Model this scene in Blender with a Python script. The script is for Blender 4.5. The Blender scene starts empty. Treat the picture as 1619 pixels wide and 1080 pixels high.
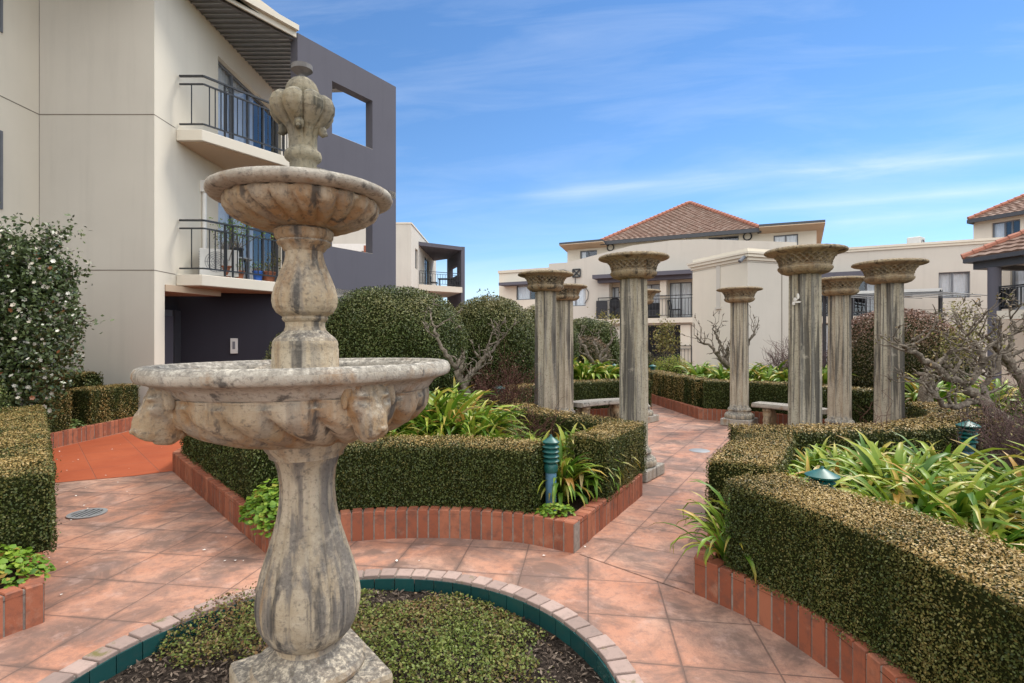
import bpy, bmesh, math, random
import numpy as np
from mathutils import Vector, Matrix, Euler
from mathutils.geometry import tessellate_polygon
R = math.radians
PI = math.pi
rng = np.random.default_rng(7)
random.seed(7)
scene = bpy.context.scene
col = scene.collection
EYE = 1.57
FPX = 854.0                      # focal length in pixels of the 1619 px wide photograph
CX, CY = 809.5, 540.0

def kx(px): return (px - CX) / FPX
def ground(px, py, z=0.0):       # survey helper: photo point at known height -> place
    Y = FPX * (EYE - z) / (py - CY)
    return (kx(px) * Y, Y)
def at(px, py, Y): return (kx(px) * Y, Y, EYE - (py - CY) / FPX * Y)

# ---------------------------------------------------------------- materials
class NB:
    def __init__(s, name):
        s.m = bpy.data.materials.new(name); s.m.use_nodes = True
        s.nt = s.m.node_tree; s.nt.nodes.clear()
        s.out = s.nt.nodes.new('ShaderNodeOutputMaterial')
        s.p = s.nt.nodes.new('ShaderNodeBsdfPrincipled')
        s.nt.links.new(s.p.outputs[0], s.out.inputs[0])
    def n(s, t, **kw):
        x = s.nt.nodes.new(t)
        for k, v in kw.items(): setattr(x, k, v)
        return x
    def l(s, a, b): s.nt.links.new(a, b)
    def put(s, sock, v):
        if isinstance(v, bpy.types.NodeSocket): s.l(v, sock)
        elif v is not None:
            if isinstance(v, (tuple, list)) and len(v) == 3 and sock.type == 'RGBA': v = (*v, 1)
            sock.default_value = v
    def obj(s): return s.n('ShaderNodeTexCoord').outputs['Object']
    def mapping(s, vec, scale=(1, 1, 1), rot=(0, 0, 0), loc=(0, 0, 0)):
        m = s.n('ShaderNodeMapping'); s.l(vec, m.inputs[0])
        m.inputs['Scale'].default_value = scale; m.inputs['Rotation'].default_value = rot; m.inputs['Location'].default_value = loc
        return m.outputs[0]
    def noise(s, vec, scale, detail=4, rough=.6, dist=0):
        x = s.n('ShaderNodeTexNoise'); s.l(vec, x.inputs['Vector'])
        x.inputs['Scale'].default_value = scale; x.inputs['Detail'].default_value = detail
        x.inputs['Roughness'].default_value = rough; x.inputs['Distortion'].default_value = dist
        return x.outputs['Fac']
    def ramp(s, fac, stops):
        x = s.n('ShaderNodeValToRGB'); s.l(fac, x.inputs[0])
        e = x.color_ramp.elements
        while len(e) < len(stops): e.new(.5)
        for i, (p, c) in enumerate(stops):
            e[i].position = p
            e[i].color = (c, c, c, 1) if isinstance(c, (int, float)) else (*c, 1)
        return x.outputs[0]
    def mix(s, fac, a, b, mode='MIX'):
        x = s.n('ShaderNodeMix', data_type='RGBA', blend_type=mode)
        s.put(x.inputs[0], fac); s.put(x.inputs[6], a); s.put(x.inputs[7], b)
        return x.outputs[2]
    def math(s, op, a, b=None, clamp=False):
        x = s.n('ShaderNodeMath', operation=op, use_clamp=clamp)
        s.put(x.inputs[0], a)
        if b is not None: s.put(x.inputs[1], b)
        return x.outputs[0]
    def attr(s, name): return s.n('ShaderNodeAttribute', attribute_name=name).outputs['Fac']
    def bump(s, h, strength=.3, dist=.01, prev=None):
        x = s.n('ShaderNodeBump'); s.l(h, x.inputs['Height'])
        x.inputs['Strength'].default_value = strength; x.inputs['Distance'].default_value = dist
        if prev is not None: s.l(prev, x.inputs['Normal'])
        s.l(x.outputs[0], s.p.inputs['Normal'])
        return x.outputs[0]
    def base(s, c, rough=.7, spec=None, metal=None):
        s.put(s.p.inputs['Base Color'], c); s.put(s.p.inputs['Roughness'], rough)
        if spec is not None: s.p.inputs['Specular IOR Level'].default_value = spec
        if metal is not None: s.p.inputs['Metallic'].default_value = metal
        return s
MAT = {}

def m_plain(name, c, rough=.6, var=.12, scale=6, bump=0, spec=None, metal=None):
    b = NB(name); v = b.obj()
    nz = b.noise(v, scale, 5)
    d = tuple(x * (1 - var) for x in c); e = tuple(min(1, x * (1 + var)) for x in c)
    b.base(b.ramp(nz, [(.3, d), (.7, e)]), rough, spec, metal)
    if bump: b.bump(b.noise(v, scale * 12, 3), bump, .004)
    MAT[name] = b.m; return b.m

def m_render(name, c, stain=.2):
    b = NB(name); v = b.obj()
    big = b.noise(v, .5, 5); streak = b.noise(b.mapping(v, (3.0, 3.0, .25)), 1.5, 5)
    c1 = b.ramp(big, [(.3, tuple(x * .95 for x in c)), (.7, tuple(min(1, x * 1.04) for x in c))])
    c2 = b.mix(b.ramp(streak, [(.5, 0.0), (.8, stain)]), c1, tuple(x * .6 for x in c))
    b.base(c2, .85, .2)
    fine = b.noise(v, 60, 4); b.bump(fine, .25, .004)
    MAT[name] = b.m

def m_stone(name, tan, grey, dark, pale, seed=0, streak=.75, topgrey=True, orange=(.30, .17, .075), cov=0.0, vs=1.0, ocov=0.0):
    b = NB(name); v = b.mapping(b.obj(), loc=(seed, seed * .7, 0))
    st = b.noise(b.mapping(v, (1, 1, .055 if vs == 1 else .8)), 13, 5, .58, .15)
    st2 = b.noise(b.mapping(v, (1, 1, .22), loc=(3, 1, 2)), 6, 6, .65, .3)
    blot = b.noise(v, 4, 6, .65)
    sp = b.noise(v, 55, 5, .7)
    fine = b.noise(v, 160, 4, .7)
    c = b.mix(b.ramp(blot, [(.40, 0.0), (.60, 1.0)]), tan, tuple(.5 * (x + y) for x, y in zip(tan, pale)))
    c = b.mix(b.ramp(st2, [(.54 - ocov, 0.0), (.66 - ocov, .75)]), c, orange)
    c = b.mix(b.ramp(st, [(.52 - cov, 0.0), (.61 - cov, streak)]), c, grey)
    c = b.mix(b.ramp(b.noise(b.mapping(v, (1, 1, .04 if vs == 1 else .8), loc=(9, 4, 0)), 12, 5, .6, .12), [(.57 - cov, 0.0), (.64 - cov, .85)]), c, dark)
    c = b.mix(b.ramp(b.noise(b.mapping(v, loc=(5, 8, 1)), 7, 8, .7), [(.58, 0.0), (.70, .55)]), c, pale)
    c = b.mix(b.ramp(sp, [(.52, 0.0), (.66, .55)]), c, dark)
    if topgrey:      # lichen crust that grows on the ledges
        g = b.n('ShaderNodeNewGeometry'); sx = b.n('ShaderNodeSeparateXYZ'); b.l(g.outputs['True Normal'], sx.inputs[0])
        up = b.ramp(sx.outputs[2], [(.15, 0.0), (.75, .8)])
        li = b.ramp(b.noise(v, 38, 6, .75), [(.36, dark), (.5, grey), (.62, pale)])
        c = b.mix(up, c, li)
    b.base(c, .92, .15)
    hsum = b.math('ADD', b.math('MULTIPLY', sp, .7), b.math('MULTIPLY', fine, .5))
    b.bump(hsum, 1.0, .007)
    MAT[name] = b.m

def m_leaf(name, greens, drys, rough=.5, transl=.0, spec=.35):
    b = NB(name)
    t = b.attr('tint'); d = b.attr('dry')
    k = len(greens)
    g = b.ramp(t, [(i / max(1, k - 1), c) for i, c in enumerate(greens)])
    k = len(drys)
    r = b.ramp(t, [(i / max(1, k - 1), c) for i, c in enumerate(drys)])
    c = b.mix(d, g, r)
    b.base(c, rough, spec)
    if transl:
        tr = b.n('ShaderNodeBsdfTranslucent'); b.l(c, tr.inputs[0])
        mx = b.n('ShaderNodeMixShader'); mx.inputs[0].default_value = transl
        b.l(b.p.outputs[0], mx.inputs[1]); b.l(tr.outputs[0], mx.inputs[2]); b.l(mx.outputs[0], b.out.inputs[0])
    MAT[name] = b.m

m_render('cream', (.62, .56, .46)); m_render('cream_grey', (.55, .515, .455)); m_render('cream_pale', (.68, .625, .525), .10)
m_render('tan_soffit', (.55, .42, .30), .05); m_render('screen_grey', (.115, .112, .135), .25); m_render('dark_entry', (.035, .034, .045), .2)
m_plain('joint', (.20, .17, .14), .9)
m_plain('white_paint', (.72, .70, .66), .5, .06)
m_plain('black_metal', (.018, .02, .024), .4, .2, spec=.5)
m_plain('grey_frame', (.14, .15, .17), .45, .1)
m_plain('grey_metal', (.30, .31, .32), .45, .1, metal=.3)
m_plain('lead_grey', (.13, .125, .12), .7, .3, 30); m_plain('soffit_rib', (.17, .17, .175), .55, .12)
m_plain('curtain', (.82, .83, .85), .9, .06)
m_plain('interior', (.03, .03, .035), .9)
m_plain('plastic_white', (.62, .61, .58), .5, .06)
m_plain('green_enamel', (.012, .095, .085), .42, .25, 20, spec=.5)
m_plain('blue_post', (.10, .22, .34), .5, .25, 9)
m_plain('scuff', (.44, .31, .26), .9, .3, 25); m_plain('terracotta', (.28, .10, .05), .8, .2)
m_plain('charcoal_cover', (.02, .021, .026), .6, .3, 9)
m_plain('blue_plastic', (.03, .12, .45), .4)
m_plain('gutter', (.05, .052, .06), .5, .1)

def mk_glass():
    b = NB('window_glass')
    gl = b.n('ShaderNodeBsdfGlossy'); gl.inputs['Roughness'].default_value = .02; gl.inputs[0].default_value = (.85, .88, .92, 1)
    tr = b.n('ShaderNodeBsdfTransparent'); tr.inputs[0].default_value = (.93, .95, .96, 1)
    lw = b.n('ShaderNodeLayerWeight'); lw.inputs[0].default_value = .35
    f = b.math('ADD', b.math('MULTIPLY', lw.outputs['Fresnel'], .55), .07, True)
    mx = b.n('ShaderNodeMixShader'); b.l(f, mx.inputs[0]); b.l(tr.outputs[0], mx.inputs[1]); b.l(gl.outputs[0], mx.inputs[2])
    b.l(mx.outputs[0], b.out.inputs[0]); MAT['glass'] = b.m
mk_glass()

m_stone('fountain_stone', (.42, .33, .22), (.21, .195, .175), (.075, .07, .066), (.62, .55, .43), 0, .62, ocov=.02)
m_stone('stem_stone', (.40, .325, .225), (.17, .155, .14), (.075, .07, .066), (.62, .55, .43), 11, .85, cov=.035)
m_stone('rim_stone', (.36, .32, .26), (.26, .24, .21), (.09, .085, .078), (.60, .56, .48), 4, .5, vs=0, cov=-.045)
m_stone('basin_stone', (.36, .275, .175), (.24, .22, .19), (.09, .082, .075), (.62, .56, .46), 4, .5, orange=(.33, .185, .08), ocov=.055)
m_stone('finial_stone', (.27, .235, .165), (.20, .185, .15), (.07, .068, .055), (.42, .38, .28), 2, .7, orange=(.22, .17, .09))
m_stone('column_stone', (.43, .385, .295), (.175, .168, .155), (.075, .07, .064), (.52, .47, .38), 7, .8, cov=.015, orange=(.25, .185, .11))
m_stone('capital_stone', (.34, .265, .165), (.20, .16, .115), (.05, .043, .036), (.46, .38, .26), 9, .8, orange=(.23, .135, .065))
m_stone('bench_stone', (.36, .33, .28), (.25, .24, .22), (.10, .09, .085), (.50, .46, .40), 3, .5)

def mk_paving(name, rot, clean=False, size=.45):
    b = NB(name); v = b.obj()
    vm = b.mapping(v, rot=(0, 0, rot))
    br = b.n('ShaderNodeTexBrick'); b.l(vm, br.inputs['Vector'])
    br.offset = 0.0; br.squash = 1.0
    br.inputs['Scale'].default_value = 1; br.inputs['Brick Width'].default_value = size; br.inputs['Row Height'].default_value = size
    br.inputs['Mortar Size'].default_value = .006; br.inputs['Mortar Smooth'].default_value = .6; br.inputs['Bias'].default_value = 0
    br.inputs['Color1'].default_value = (0, 0, 0, 1); br.inputs['Color2'].default_value = (1, 1, 1, 1)
    tile = br.outputs['Color']; mort = br.outputs['Fac']
    n1 = b.noise(v, 1.1, 6, .62, .3); n2 = b.noise(v, 2.2, 8, .68, .6); n3 = b.noise(v, 18, 6, .7); n4 = b.noise(v, 90, 4, .7)
    if clean:
        c = b.ramp(n1, [(.3, (.31, .066, .026)), (.7, (.40, .098, .038))])
        c = b.mix(b.ramp(n3, [(.45, 0.0), (.8, .35)]), c, (.30, .07, .03))
    else:
        c = b.ramp(n1, [(.36, (.43, .185, .11)), (.5, (.48, .245, .165)), (.64, (.48, .31, .235))])
        c = b.mix(b.math('MULTIPLY', tile, .30), c, (.46, .27, .19))
        c = b.mix(b.ramp(b.noise(b.mapping(v, loc=(2, 6, 0)), 160, 3, .6), [(.50, 0.0), (.70, .4)]), c, (.16, .10, .085))
        c = b.mix(b.ramp(n2, [(.43, 0.0), (.60, .82)]), c, (.135, .092, .076))
        c = b.mix(b.ramp(b.noise(b.mapping(v, loc=(7, 3, 0)), 1.3, 8, .7, .8), [(.50, 0.0), (.63, .6)]), c, (.21, .145, .125))
        c = b.mix(b.ramp(n3, [(.49, 0.0), (.66, .55)]), c, (.19, .115, .095))
        c = b.mix(b.ramp(b.noise(b.mapping(v, loc=(1, 9, 0)), 5, 8, .72), [(.55, 0.0), (.68, .45)]), c, (.56, .38, .32))
    if not clean:      # grime gathers in a broad uneven band along the joints
        b2 = b.n('ShaderNodeTexBrick'); b.l(vm, b2.inputs['Vector']); b2.offset = 0.0
        for k_, v_ in (('Scale', 1), ('Brick Width', size), ('Row Height', size), ('Mortar Size', .035), ('Mortar Smooth', 1.0), ('Bias', 0)): b2.inputs[k_].default_value = v_
        gr_ = b.math('MULTIPLY', b.ramp(b2.outputs['Fac'], [(.05, 0.0), (.9, 1.0)]), b.ramp(b.noise(b.mapping(v, loc=(4, 1, 0)), 2.0, 8, .7, .4), [(.44, 0.0), (.60, .5)]))
        c = b.mix(gr_, c, (.10, .072, .062))
    c = b.mix(b.math('MULTIPLY', mort, .75 if not clean else .5), c, (.13, .085, .07))
    b.base(c, b.ramp(n2, [(.3, .62), (.7, .8)]), .3)
    h = b.math('SUBTRACT', b.math('ADD', b.math('MULTIPLY', n3, .4), b.math('MULTIPLY', n4, .25)), b.math('MULTIPLY', mort, 1.2))
    b.bump(h, .5, .006)
    MAT[name] = b.m
mk_paving('paving', R(8)); mk_paving('paving_path', R(30)); mk_paving('paving_orange', R(-42), True, .6)

def mk_brick():
    b = NB('brick'); v = b.obj(); t = b.attr('tint')
    c = b.ramp(t, [(0, (.25, .078, .042)), (.5, (.32, .105, .056)), (1, (.38, .145, .082))])
    c = b.mix(b.ramp(b.noise(v, 12, 6, .7), [(.48, 0.0), (.64, .6)]), c, (.14, .07, .052))
    c = b.mix(b.ramp(b.noise(b.mapping(v, loc=(4, 4, 4)), 7, 7, .7), [(.58, 0.0), (.70, .4)]), c, (.44, .27, .19))
    b.base(c, .68, .3); b.bump(b.noise(v, 70, 4, .7), .35, .004); MAT['brick'] = b.m
mk_brick()
m_plain('mortar', (.25, .21, .18), .95, .25, 30, .3)
def mk_coping():
    b = NB('coping_brick'); v = b.obj(); t = b.attr('tint')
    c = b.ramp(t, [(0, (.27, .20, .175)), (1, (.42, .31, .27))])
    c = b.mix(b.ramp(b.noise(v, 20, 6, .7), [(.5, 0.0), (.75, .6)]), c, (.17, .14, .125))
    c = b.mix(b.ramp(b.noise(b.mapping(v, loc=(4, 4, 4)), 5, 6, .7), [(.60, 0.0), (.68, .8)]), c, (.14, .13, .03))
    b.base(c, .8, .2); b.bump(b.noise(v, 80, 4, .7), .5, .004); MAT['coping'] = b.m
mk_coping()
def mk_tile():
    b = NB('teal_tile'); v = b.obj(); t = b.attr('tint')
    c = b.ramp(t, [(0, (.010, .052, .055)), (1, (.016, .085, .082))])
    c = b.mix(b.ramp(b.noise(v, 14, 6, .7), [(.5, 0.0), (.8, .4)]), c, (.05, .07, .06))
    b.base(c, .22, .5); MAT['tile'] = b.m
mk_tile()
def mk_soil(name, a, c_, e):
    b = NB(name); v = b.obj()
    c = b.ramp(b.noise(v, 34, 8, .75), [(.32, a), (.5, c_), (.68, e)])
    b.base(c, .95, .1); b.bump(b.noise(v, 45, 8, .8), 1, .04); MAT[name] = b.m
mk_soil('soil', (.018, .012, .008), (.045, .03, .02), (.10, .068, .045))
mk_soil('mulch', (.02, .015, .012), (.055, .042, .034), (.15, .115, .09))
mk_soil('grass_ground', (.03, .045, .012), (.05, .06, .02), (.08, .085, .03))
def mk_roof():
    b = NB('roof_tile'); v = b.obj(); t = b.attr('tint')
    c = b.ramp(t, [(0, (.17, .10, .075)), (.5, (.225, .14, .107)), (1, (.265, .19, .155))])
    c = b.mix(b.ramp(b.noise(v, 1.2, 6, .7), [(.45, 0.0), (.7, .6)]), c, (.17, .115, .085))
    b.base(c, .8, .2); b.bump(b.noise(v, 30, 4), .4, .01); MAT['roof_tile'] = b.m
mk_roof()
m_plain('ridge_tile', (.34, .13, .08), .75, .15)
def mk_bark(name, a, c_, e):
    b = NB(name); v = b.obj()
    c = b.ramp(b.noise(v, 26, 7, .7), [(.3, a), (.5, c_), (.7, e)])
    b.base(c, .9, .15); b.bump(b.noise(v, 60, 5, .7), .8, .008); MAT[name] = b.m
mk_bark('bark', (.055, .045, .036), (.155, .128, .10), (.34, .295, .235))
mk_bark('twig_red', (.05, .02, .016), (.10, .045, .036), (.17, .09, .07))
mk_bark('twig_mauve', (.05, .03, .03), (.12, .075, .07), (.22, .15, .135))
m_leaf('box_leaf', [(.022, .036, .006), (.044, .066, .012), (.075, .10, .02), (.14, .155, .038)], [(.13, .08, .022), (.28, .175, .05), (.40, .275, .095), (.48, .37, .17)])
m_leaf('shrub_leaf', [(.024, .040, .008), (.052, .080, .016), (.09, .128, .028), (.16, .195, .05)], [(.10, .085, .025), (.17, .14, .05), (.26, .21, .085), (.36, .30, .14)])
m_leaf('dome_leaf', [(.02, .022, .007), (.045, .048, .013), (.085, .08, .022), (.14, .12, .04)], [(.11, .05, .032), (.18, .085, .055), (.24, .125, .08), (.30, .19, .12)])
m_leaf('camellia_leaf', [(.028, .046, .014), (.058, .088, .026), (.10, .135, .048), (.20, .225, .10)], [(.55, .48, .38), (.70, .66, .56), (.78, .75, .66), (.26, .10, .04)], .32, 0, .5)
m_leaf('strap_leaf', [(.035, .10, .010), (.085, .18, .016), (.17, .27, .024), (.33, .38, .05)], [(.20, .075, .02), (.42, .24, .05), (.48, .36, .06), (.50, .38, .20)], .42, .2, .3)
m_leaf('lime_leaf', [(.05, .13, .012), (.11, .22, .018), (.20, .32, .03), (.32, .40, .05)], [(.30, .26, .04), (.42, .36, .05), (.30, .16, .04), (.2, .1, .03)], .5, .25)
m_leaf('cover_leaf', [(.05, .085, .014), (.105, .15, .024), (.17, .215, .04), (.25, .28, .07)], [(.08, .045, .02), (.15, .08, .034), (.20, .10, .04), (.24, .16, .08)], .55, .15)
m_leaf('yellow_leaf', [(.06, .07, .015), (.13, .13, .03), (.22, .20, .05), (.32, .28, .09)], [(.12, .07, .03), (.2, .12, .05), (.3, .2, .09), (.34, .25, .12)], .55, .15)
m_leaf('chip', [(.04, .03, .024), (.10, .075, .058), (.18, .14, .11), (.33, .27, .21)], [(.3, .2, .12)] * 2, .9, 0, .1)
m_leaf('petal', [(.72, .68, .62), (.78, .76, .72)], [(.6, .5, .4)] * 2, .6)
def mk_hcore():
    b = NB('hedge_core'); v = b.obj()
    c = b.ramp(b.noise(v, 60, 5, .7), [(.35, (.010, .014, .004)), (.6, (.03, .036, .011)), (.8, (.06, .055, .02))])
    b.base(c, .95, .05); b.bump(b.noise(v, 80, 4), .8, .02); MAT['hedge_core'] = b.m
mk_hcore()

# ---------------------------------------------------------------- objects and meshes
WORLD = {}
def tag(o, label=None, cat=None, group=None, kind=None):
    if label: o['label'] = label
    if cat: o['category'] = cat
    if group: o['group'] = group
    if kind: o['kind'] = kind
    return o
def thing(name, label, cat, loc=(0, 0, 0), group=None):
    o = bpy.data.objects.new(name, None); col.objects.link(o); o.location = loc
    o.empty_display_size = .1
    WORLD[o] = Vector(loc)
    return tag(o, label, cat, group)
def origin_of(p):
    v = Vector((0, 0, 0))
    while p is not None: v = v + Vector(p.location); p = p.parent
    return v

class MB:
    def __init__(s): s.v = []; s.f = []; s.t = []; s.mi = []
    def quad(s, pts, t=.5, mi=0):
        i = len(s.v); s.v += [tuple(p) for p in pts]; s.f.append(tuple(range(i, i + len(pts)))); s.t += [t] * len(pts); s.mi.append(mi)
    def box(s, x0, x1, y0, y1, z0, z1, t=.5, mi=0):
        s.hexa([(x0, y0), (x1, y0), (x1, y1), (x0, y1)], z0, z1, t, mi)
    def hexa(s, poly, z0, z1, t=.5, mi=0):     # vertical prism on any convex/concave plan polygon
        n = len(poly); i = len(s.v)
        a = sum(poly[k][0] * poly[(k + 1) % n][1] - poly[(k + 1) % n][0] * poly[k][1] for k in range(n))
        if a < 0: poly = poly[::-1]
        s.v += [(p[0], p[1], z0) for p in poly] + [(p[0], p[1], z1) for p in poly]; s.t += [t] * (2 * n)
        s.f.append(tuple(i + k for k in range(n - 1, -1, -1))); s.f.append(tuple(i + n + k for k in range(n))); s.mi += [mi, mi]
        for k in range(n):
            j = (k + 1) % n
            s.f.append((i + k, i + j, i + n + j, i + n + k)); s.mi.append(mi)
    def obox(s, c, ux, hx, hy, z0, z1, t=.5, mi=0):    # box turned in plan: centre, unit x axis, half sizes
        uy = (-ux[1], ux[0])
        P = [(c[0] + a * hx * ux[0] + b * hy * uy[0], c[1] + a * hx * ux[1] + b * hy * uy[1]) for a, b in ((-1, -1), (1, -1), (1, 1), (-1, 1))]
        s.hexa(P, z0, z1, t, mi)
    def bar(s, a, b, w, h=None, t=.5, mi=0):           # square bar between two points
        a = Vector(a); b = Vector(b); h = h or w
        d = (b - a).normalized(); up = Vector((0, 0, 1)) if abs(d.z) < .95 else Vector((0, 1, 0))
        x = d.cross(up).normalized() * (w / 2); y = x.cross(d).normalized() * (h / 2)
        i = len(s.v)
        for p in (a, b): s.v += [tuple(p - x - y), tuple(p + x - y), tuple(p + x + y), tuple(p - x + y)]
        s.t += [t] * 8
        for f in ((0, 1, 2, 3), (7, 6, 5, 4), (0, 4, 5, 1), (1, 5, 6, 2), (2, 6, 7, 3), (3, 7, 4, 0)): s.f.append(tuple(i + k for k in f)); s.mi.append(mi)
    def tube(s, pts, rad, n=8, t=.5, cap=True, mi=0):
        pts = [Vector(p) for p in pts]; i0 = len(s.v); m = len(pts)
        prev = None
        for k, p in enumerate(pts):
            d = (pts[min(k + 1, m - 1)] - pts[max(k - 1, 0)])
            if d.length < 1e-9: d = Vector((0, 0, 1))
            d.normalize()
            if prev is None:
                a = Vector((1, 0, 0)) if abs(d.x) < .9 else Vector((0, 1, 0))
                x = d.cross(a).normalized()
            else:
                x = (prev - d * prev.dot(d))
                x = x.normalized() if x.length > 1e-6 else d.orthogonal().normalized()
            prev = x; y = d.cross(x)
            r = rad[k] if isinstance(rad, (list, tuple)) else rad
            for q in range(n):
                an = 2 * PI * q / n; s.v.append(tuple(p + (x * math.cos(an) + y * math.sin(an)) * r)); s.t.append(t)
        for k in range(m - 1):
            for q in range(n):
                a = i0 + k * n + q; b = i0 + k * n + (q + 1) % n
                s.f.append((a, b, b + n, a + n)); s.mi.append(mi)
        if cap:
            s.f.append(tuple(i0 + q for q in range(n - 1, -1, -1))); s.f.append(tuple(i0 + (m - 1) * n + q for q in range(n))); s.mi += [mi, mi]
    def lathe(s, prof, n=48, c=(0, 0), rf=None, t=.5, mi=0, sub=1, cap=True, disp=None):
        # prof: list of (r,z); rf(r,z,theta)->r lets flutes, gadroons and lattices in
        P = []
        for k in range(len(prof) - 1):
            for q in range(sub):
                u = q / sub; P.append((prof[k][0] * (1 - u) + prof[k + 1][0] * u, prof[k][1] * (1 - u) + prof[k + 1][1] * u))
        P.append(prof[-1]); i0 = len(s.v)
        for k, (r, z) in enumerate(P):
            pa, pb = P[max(0, k - 1)], P[min(len(P) - 1, k + 1)]; L = math.hypot(pb[0] - pa[0], pb[1] - pa[1]) or 1; nr, nz = (pb[1] - pa[1]) / L, -(pb[0] - pa[0]) / L
            for q in range(n):
                th = 2 * PI * q / n; rr = rf(r, z, th) if rf else r; zz = z
                if disp: d = disp(r, z, th); rr += nr * d; zz += nz * d
                s.v.append((c[0] + rr * math.cos(th), c[1] + rr * math.sin(th), zz)); s.t.append(t)
        for k in range(len(P) - 1):
            for q in range(n):
                a = i0 + k * n + q; b = i0 + k * n + (q + 1) % n
                s.f.append((a, b, b + n, a + n)); s.mi.append(mi)
        if cap: s.f.append(tuple(i0 + q for q in range(n - 1, -1, -1))); s.f.append(tuple(i0 + (len(P) - 1) * n + q for q in range(n))); s.mi += [mi, mi]
    def build(s, name, mat, parent=None, smooth=False, bevel=0, local=False):
        me = bpy.data.meshes.new(name)
        off = Vector((0, 0, 0)) if local else origin_of(parent)
        me.from_pydata([(x - off.x, y - off.y, z - off.z) for x, y, z in s.v], [], s.f)
        for m in (mat if isinstance(mat, (list, tuple)) else [mat]): me.materials.append(MAT[m])
        me.attributes.new('tint', 'FLOAT', 'POINT').data.foreach_set('value', s.t)
        me.polygons.foreach_set('material_index', s.mi)
        if smooth:
            me.polygons.foreach_set('use_smooth', [True] * len(me.polygons))
            if smooth != 'all': me.set_sharp_from_angle(angle=R(smooth if smooth is not True else 40))
        me.validate(); me.update()
        o = bpy.data.objects.new(name, me); col.objects.link(o)
        if parent is not None: o.parent = parent
        if bevel:
            bv = o.modifiers.new('edge', 'BEVEL'); bv.width = bevel; bv.segments = 2; bv.limit_method = 'ANGLE'
        return o

def copy_tree(o, parent=None):
    c = o.copy(); col.objects.link(c)
    if parent is not None: c.parent = parent
    for ch in [x for x in col.objects if x.parent == o]: copy_tree(ch, c)
    return c

def smooth_poly(pts, per=8):               # Catmull-Rom through plan points
    P = [np.array(p, float) for p in pts]; out = []
    P = [2 * P[0] - P[1]] + P + [2 * P[-1] - P[-2]]
    for i in range(1, len(P) - 2):
        for k in range(per):
            t = k / per
            out.append(.5 * ((2 * P[i]) + (-P[i - 1] + P[i + 1]) * t + (2 * P[i - 1] - 5 * P[i] + 4 * P[i + 1] - P[i + 2]) * t * t + (-P[i - 1] + 3 * P[i] - 3 * P[i + 1] + P[i + 2]) * t ** 3))
    out.append(P[-2]); return [tuple(p) for p in out]
def arc(c, r, a0, a1, n=24):
    return [(c[0] + r * math.cos(R(a0 + (a1 - a0) * k / n)), c[1] + r * math.sin(R(a0 + (a1 - a0) * k / n))) for k in range(n + 1)]
def resample(pts, step):
    P = np.array(pts, float); d = np.r_[0, np.cumsum(np.hypot(*np.diff(P, axis=0).T))]
    n = max(1, int(round(d[-1] / step))); s = np.linspace(0, d[-1], n + 1)
    return np.c_[np.interp(s, d, P[:, 0]), np.interp(s, d, P[:, 1])]

def sheet(name, poly, z, mat, kind='structure', hole=None):
    tris = tessellate_polygon([[Vector((p[0], p[1], 0)) for p in L] for L in ([poly, hole] if hole else [poly])]); poly = list(poly) + list(hole or [])
    me = bpy.data.meshes.new(name); me.from_pydata([(p[0], p[1], z) for p in poly], [], [tuple(t) for t in tris])
    me.materials.append(MAT[mat])
    bm = bmesh.new(); bm.from_mesh(me); bmesh.ops.recalc_face_normals(bm, faces=bm.faces)
    if bm.faces and sum(f.normal.z for f in bm.faces) < 0: bmesh.ops.reverse_faces(bm, faces=bm.faces)
    bm.to_mesh(me); bm.free()
    o = bpy.data.objects.new(name, me); col.objects.link(o); o['kind'] = kind; return o

# lumpy smooth noise on points
_W = rng.normal(size=(3, 14, 3)); _PH = rng.uniform(0, 2 * PI, (3, 14))
def lump(p, scale, k=0):
    q = np.asarray(p) * scale
    return np.sin(q @ _W[k].T + _PH[k]).mean(axis=-1) * 1.9

def np_mesh(name, V, F, tint, dry, mi, mats, parent=None, smooth=None):
    me = bpy.data.meshes.new(name)
    off = origin_of(parent)
    V = np.asarray(V, np.float32) - np.array(off, np.float32)
    F = np.asarray(F, np.int32); n, k = F.shape
    me.vertices.add(len(V)); me.vertices.foreach_set('co', V.ravel())
    me.loops.add(n * k); me.loops.foreach_set('vertex_index', F.ravel())
    me.polygons.add(n); me.polygons.foreach_set('loop_start', np.arange(n, dtype=np.int32) * k)
    me.polygons.foreach_set('material_index', np.asarray(mi, np.int32))
    if smooth is not None: me.polygons.foreach_set('use_smooth', np.broadcast_to(smooth, (n,)).astype(bool))
    for m in mats: me.materials.append(MAT[m])
    me.update(calc_edges=True)
    me.attributes.new('tint', 'FLOAT', 'POINT').data.foreach_set('value', np.asarray(tint, np.float32))
    me.attributes.new('dry', 'FLOAT', 'POINT').data.foreach_set('value', np.asarray(dry, np.float32))
    me.validate()
    o = bpy.data.objects.new(name, me); col.objects.link(o)
    if parent is not None: o.parent = parent
    return o
def unit(a): return a / np.maximum(1e-9, np.linalg.norm(a, axis=-1, keepdims=True))
def leaf_quads(P, N, size, aspect=.55, flat=.5, lift=None):
    # one small diamond leaf per point, roughly facing along N with random tilt
    n = len(P); N = unit(N + rng.normal(0, flat, (n, 3)))
    a = unit(np.cross(N, rng.normal(size=(n, 3)))); b = np.cross(N, a)
    s = (np.asarray(size) * rng.uniform(.7, 1.35, n))[:, None]
    mid = P + N * s * .12
    V = np.stack([P - a * s * .5, mid + b * s * aspect * .5, P + a * s * .5 + N * s * .1, mid - b * s * aspect * .5], 1).reshape(-1, 3)
    F = np.arange(4 * n).reshape(n, 4)
    return V, F

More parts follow.
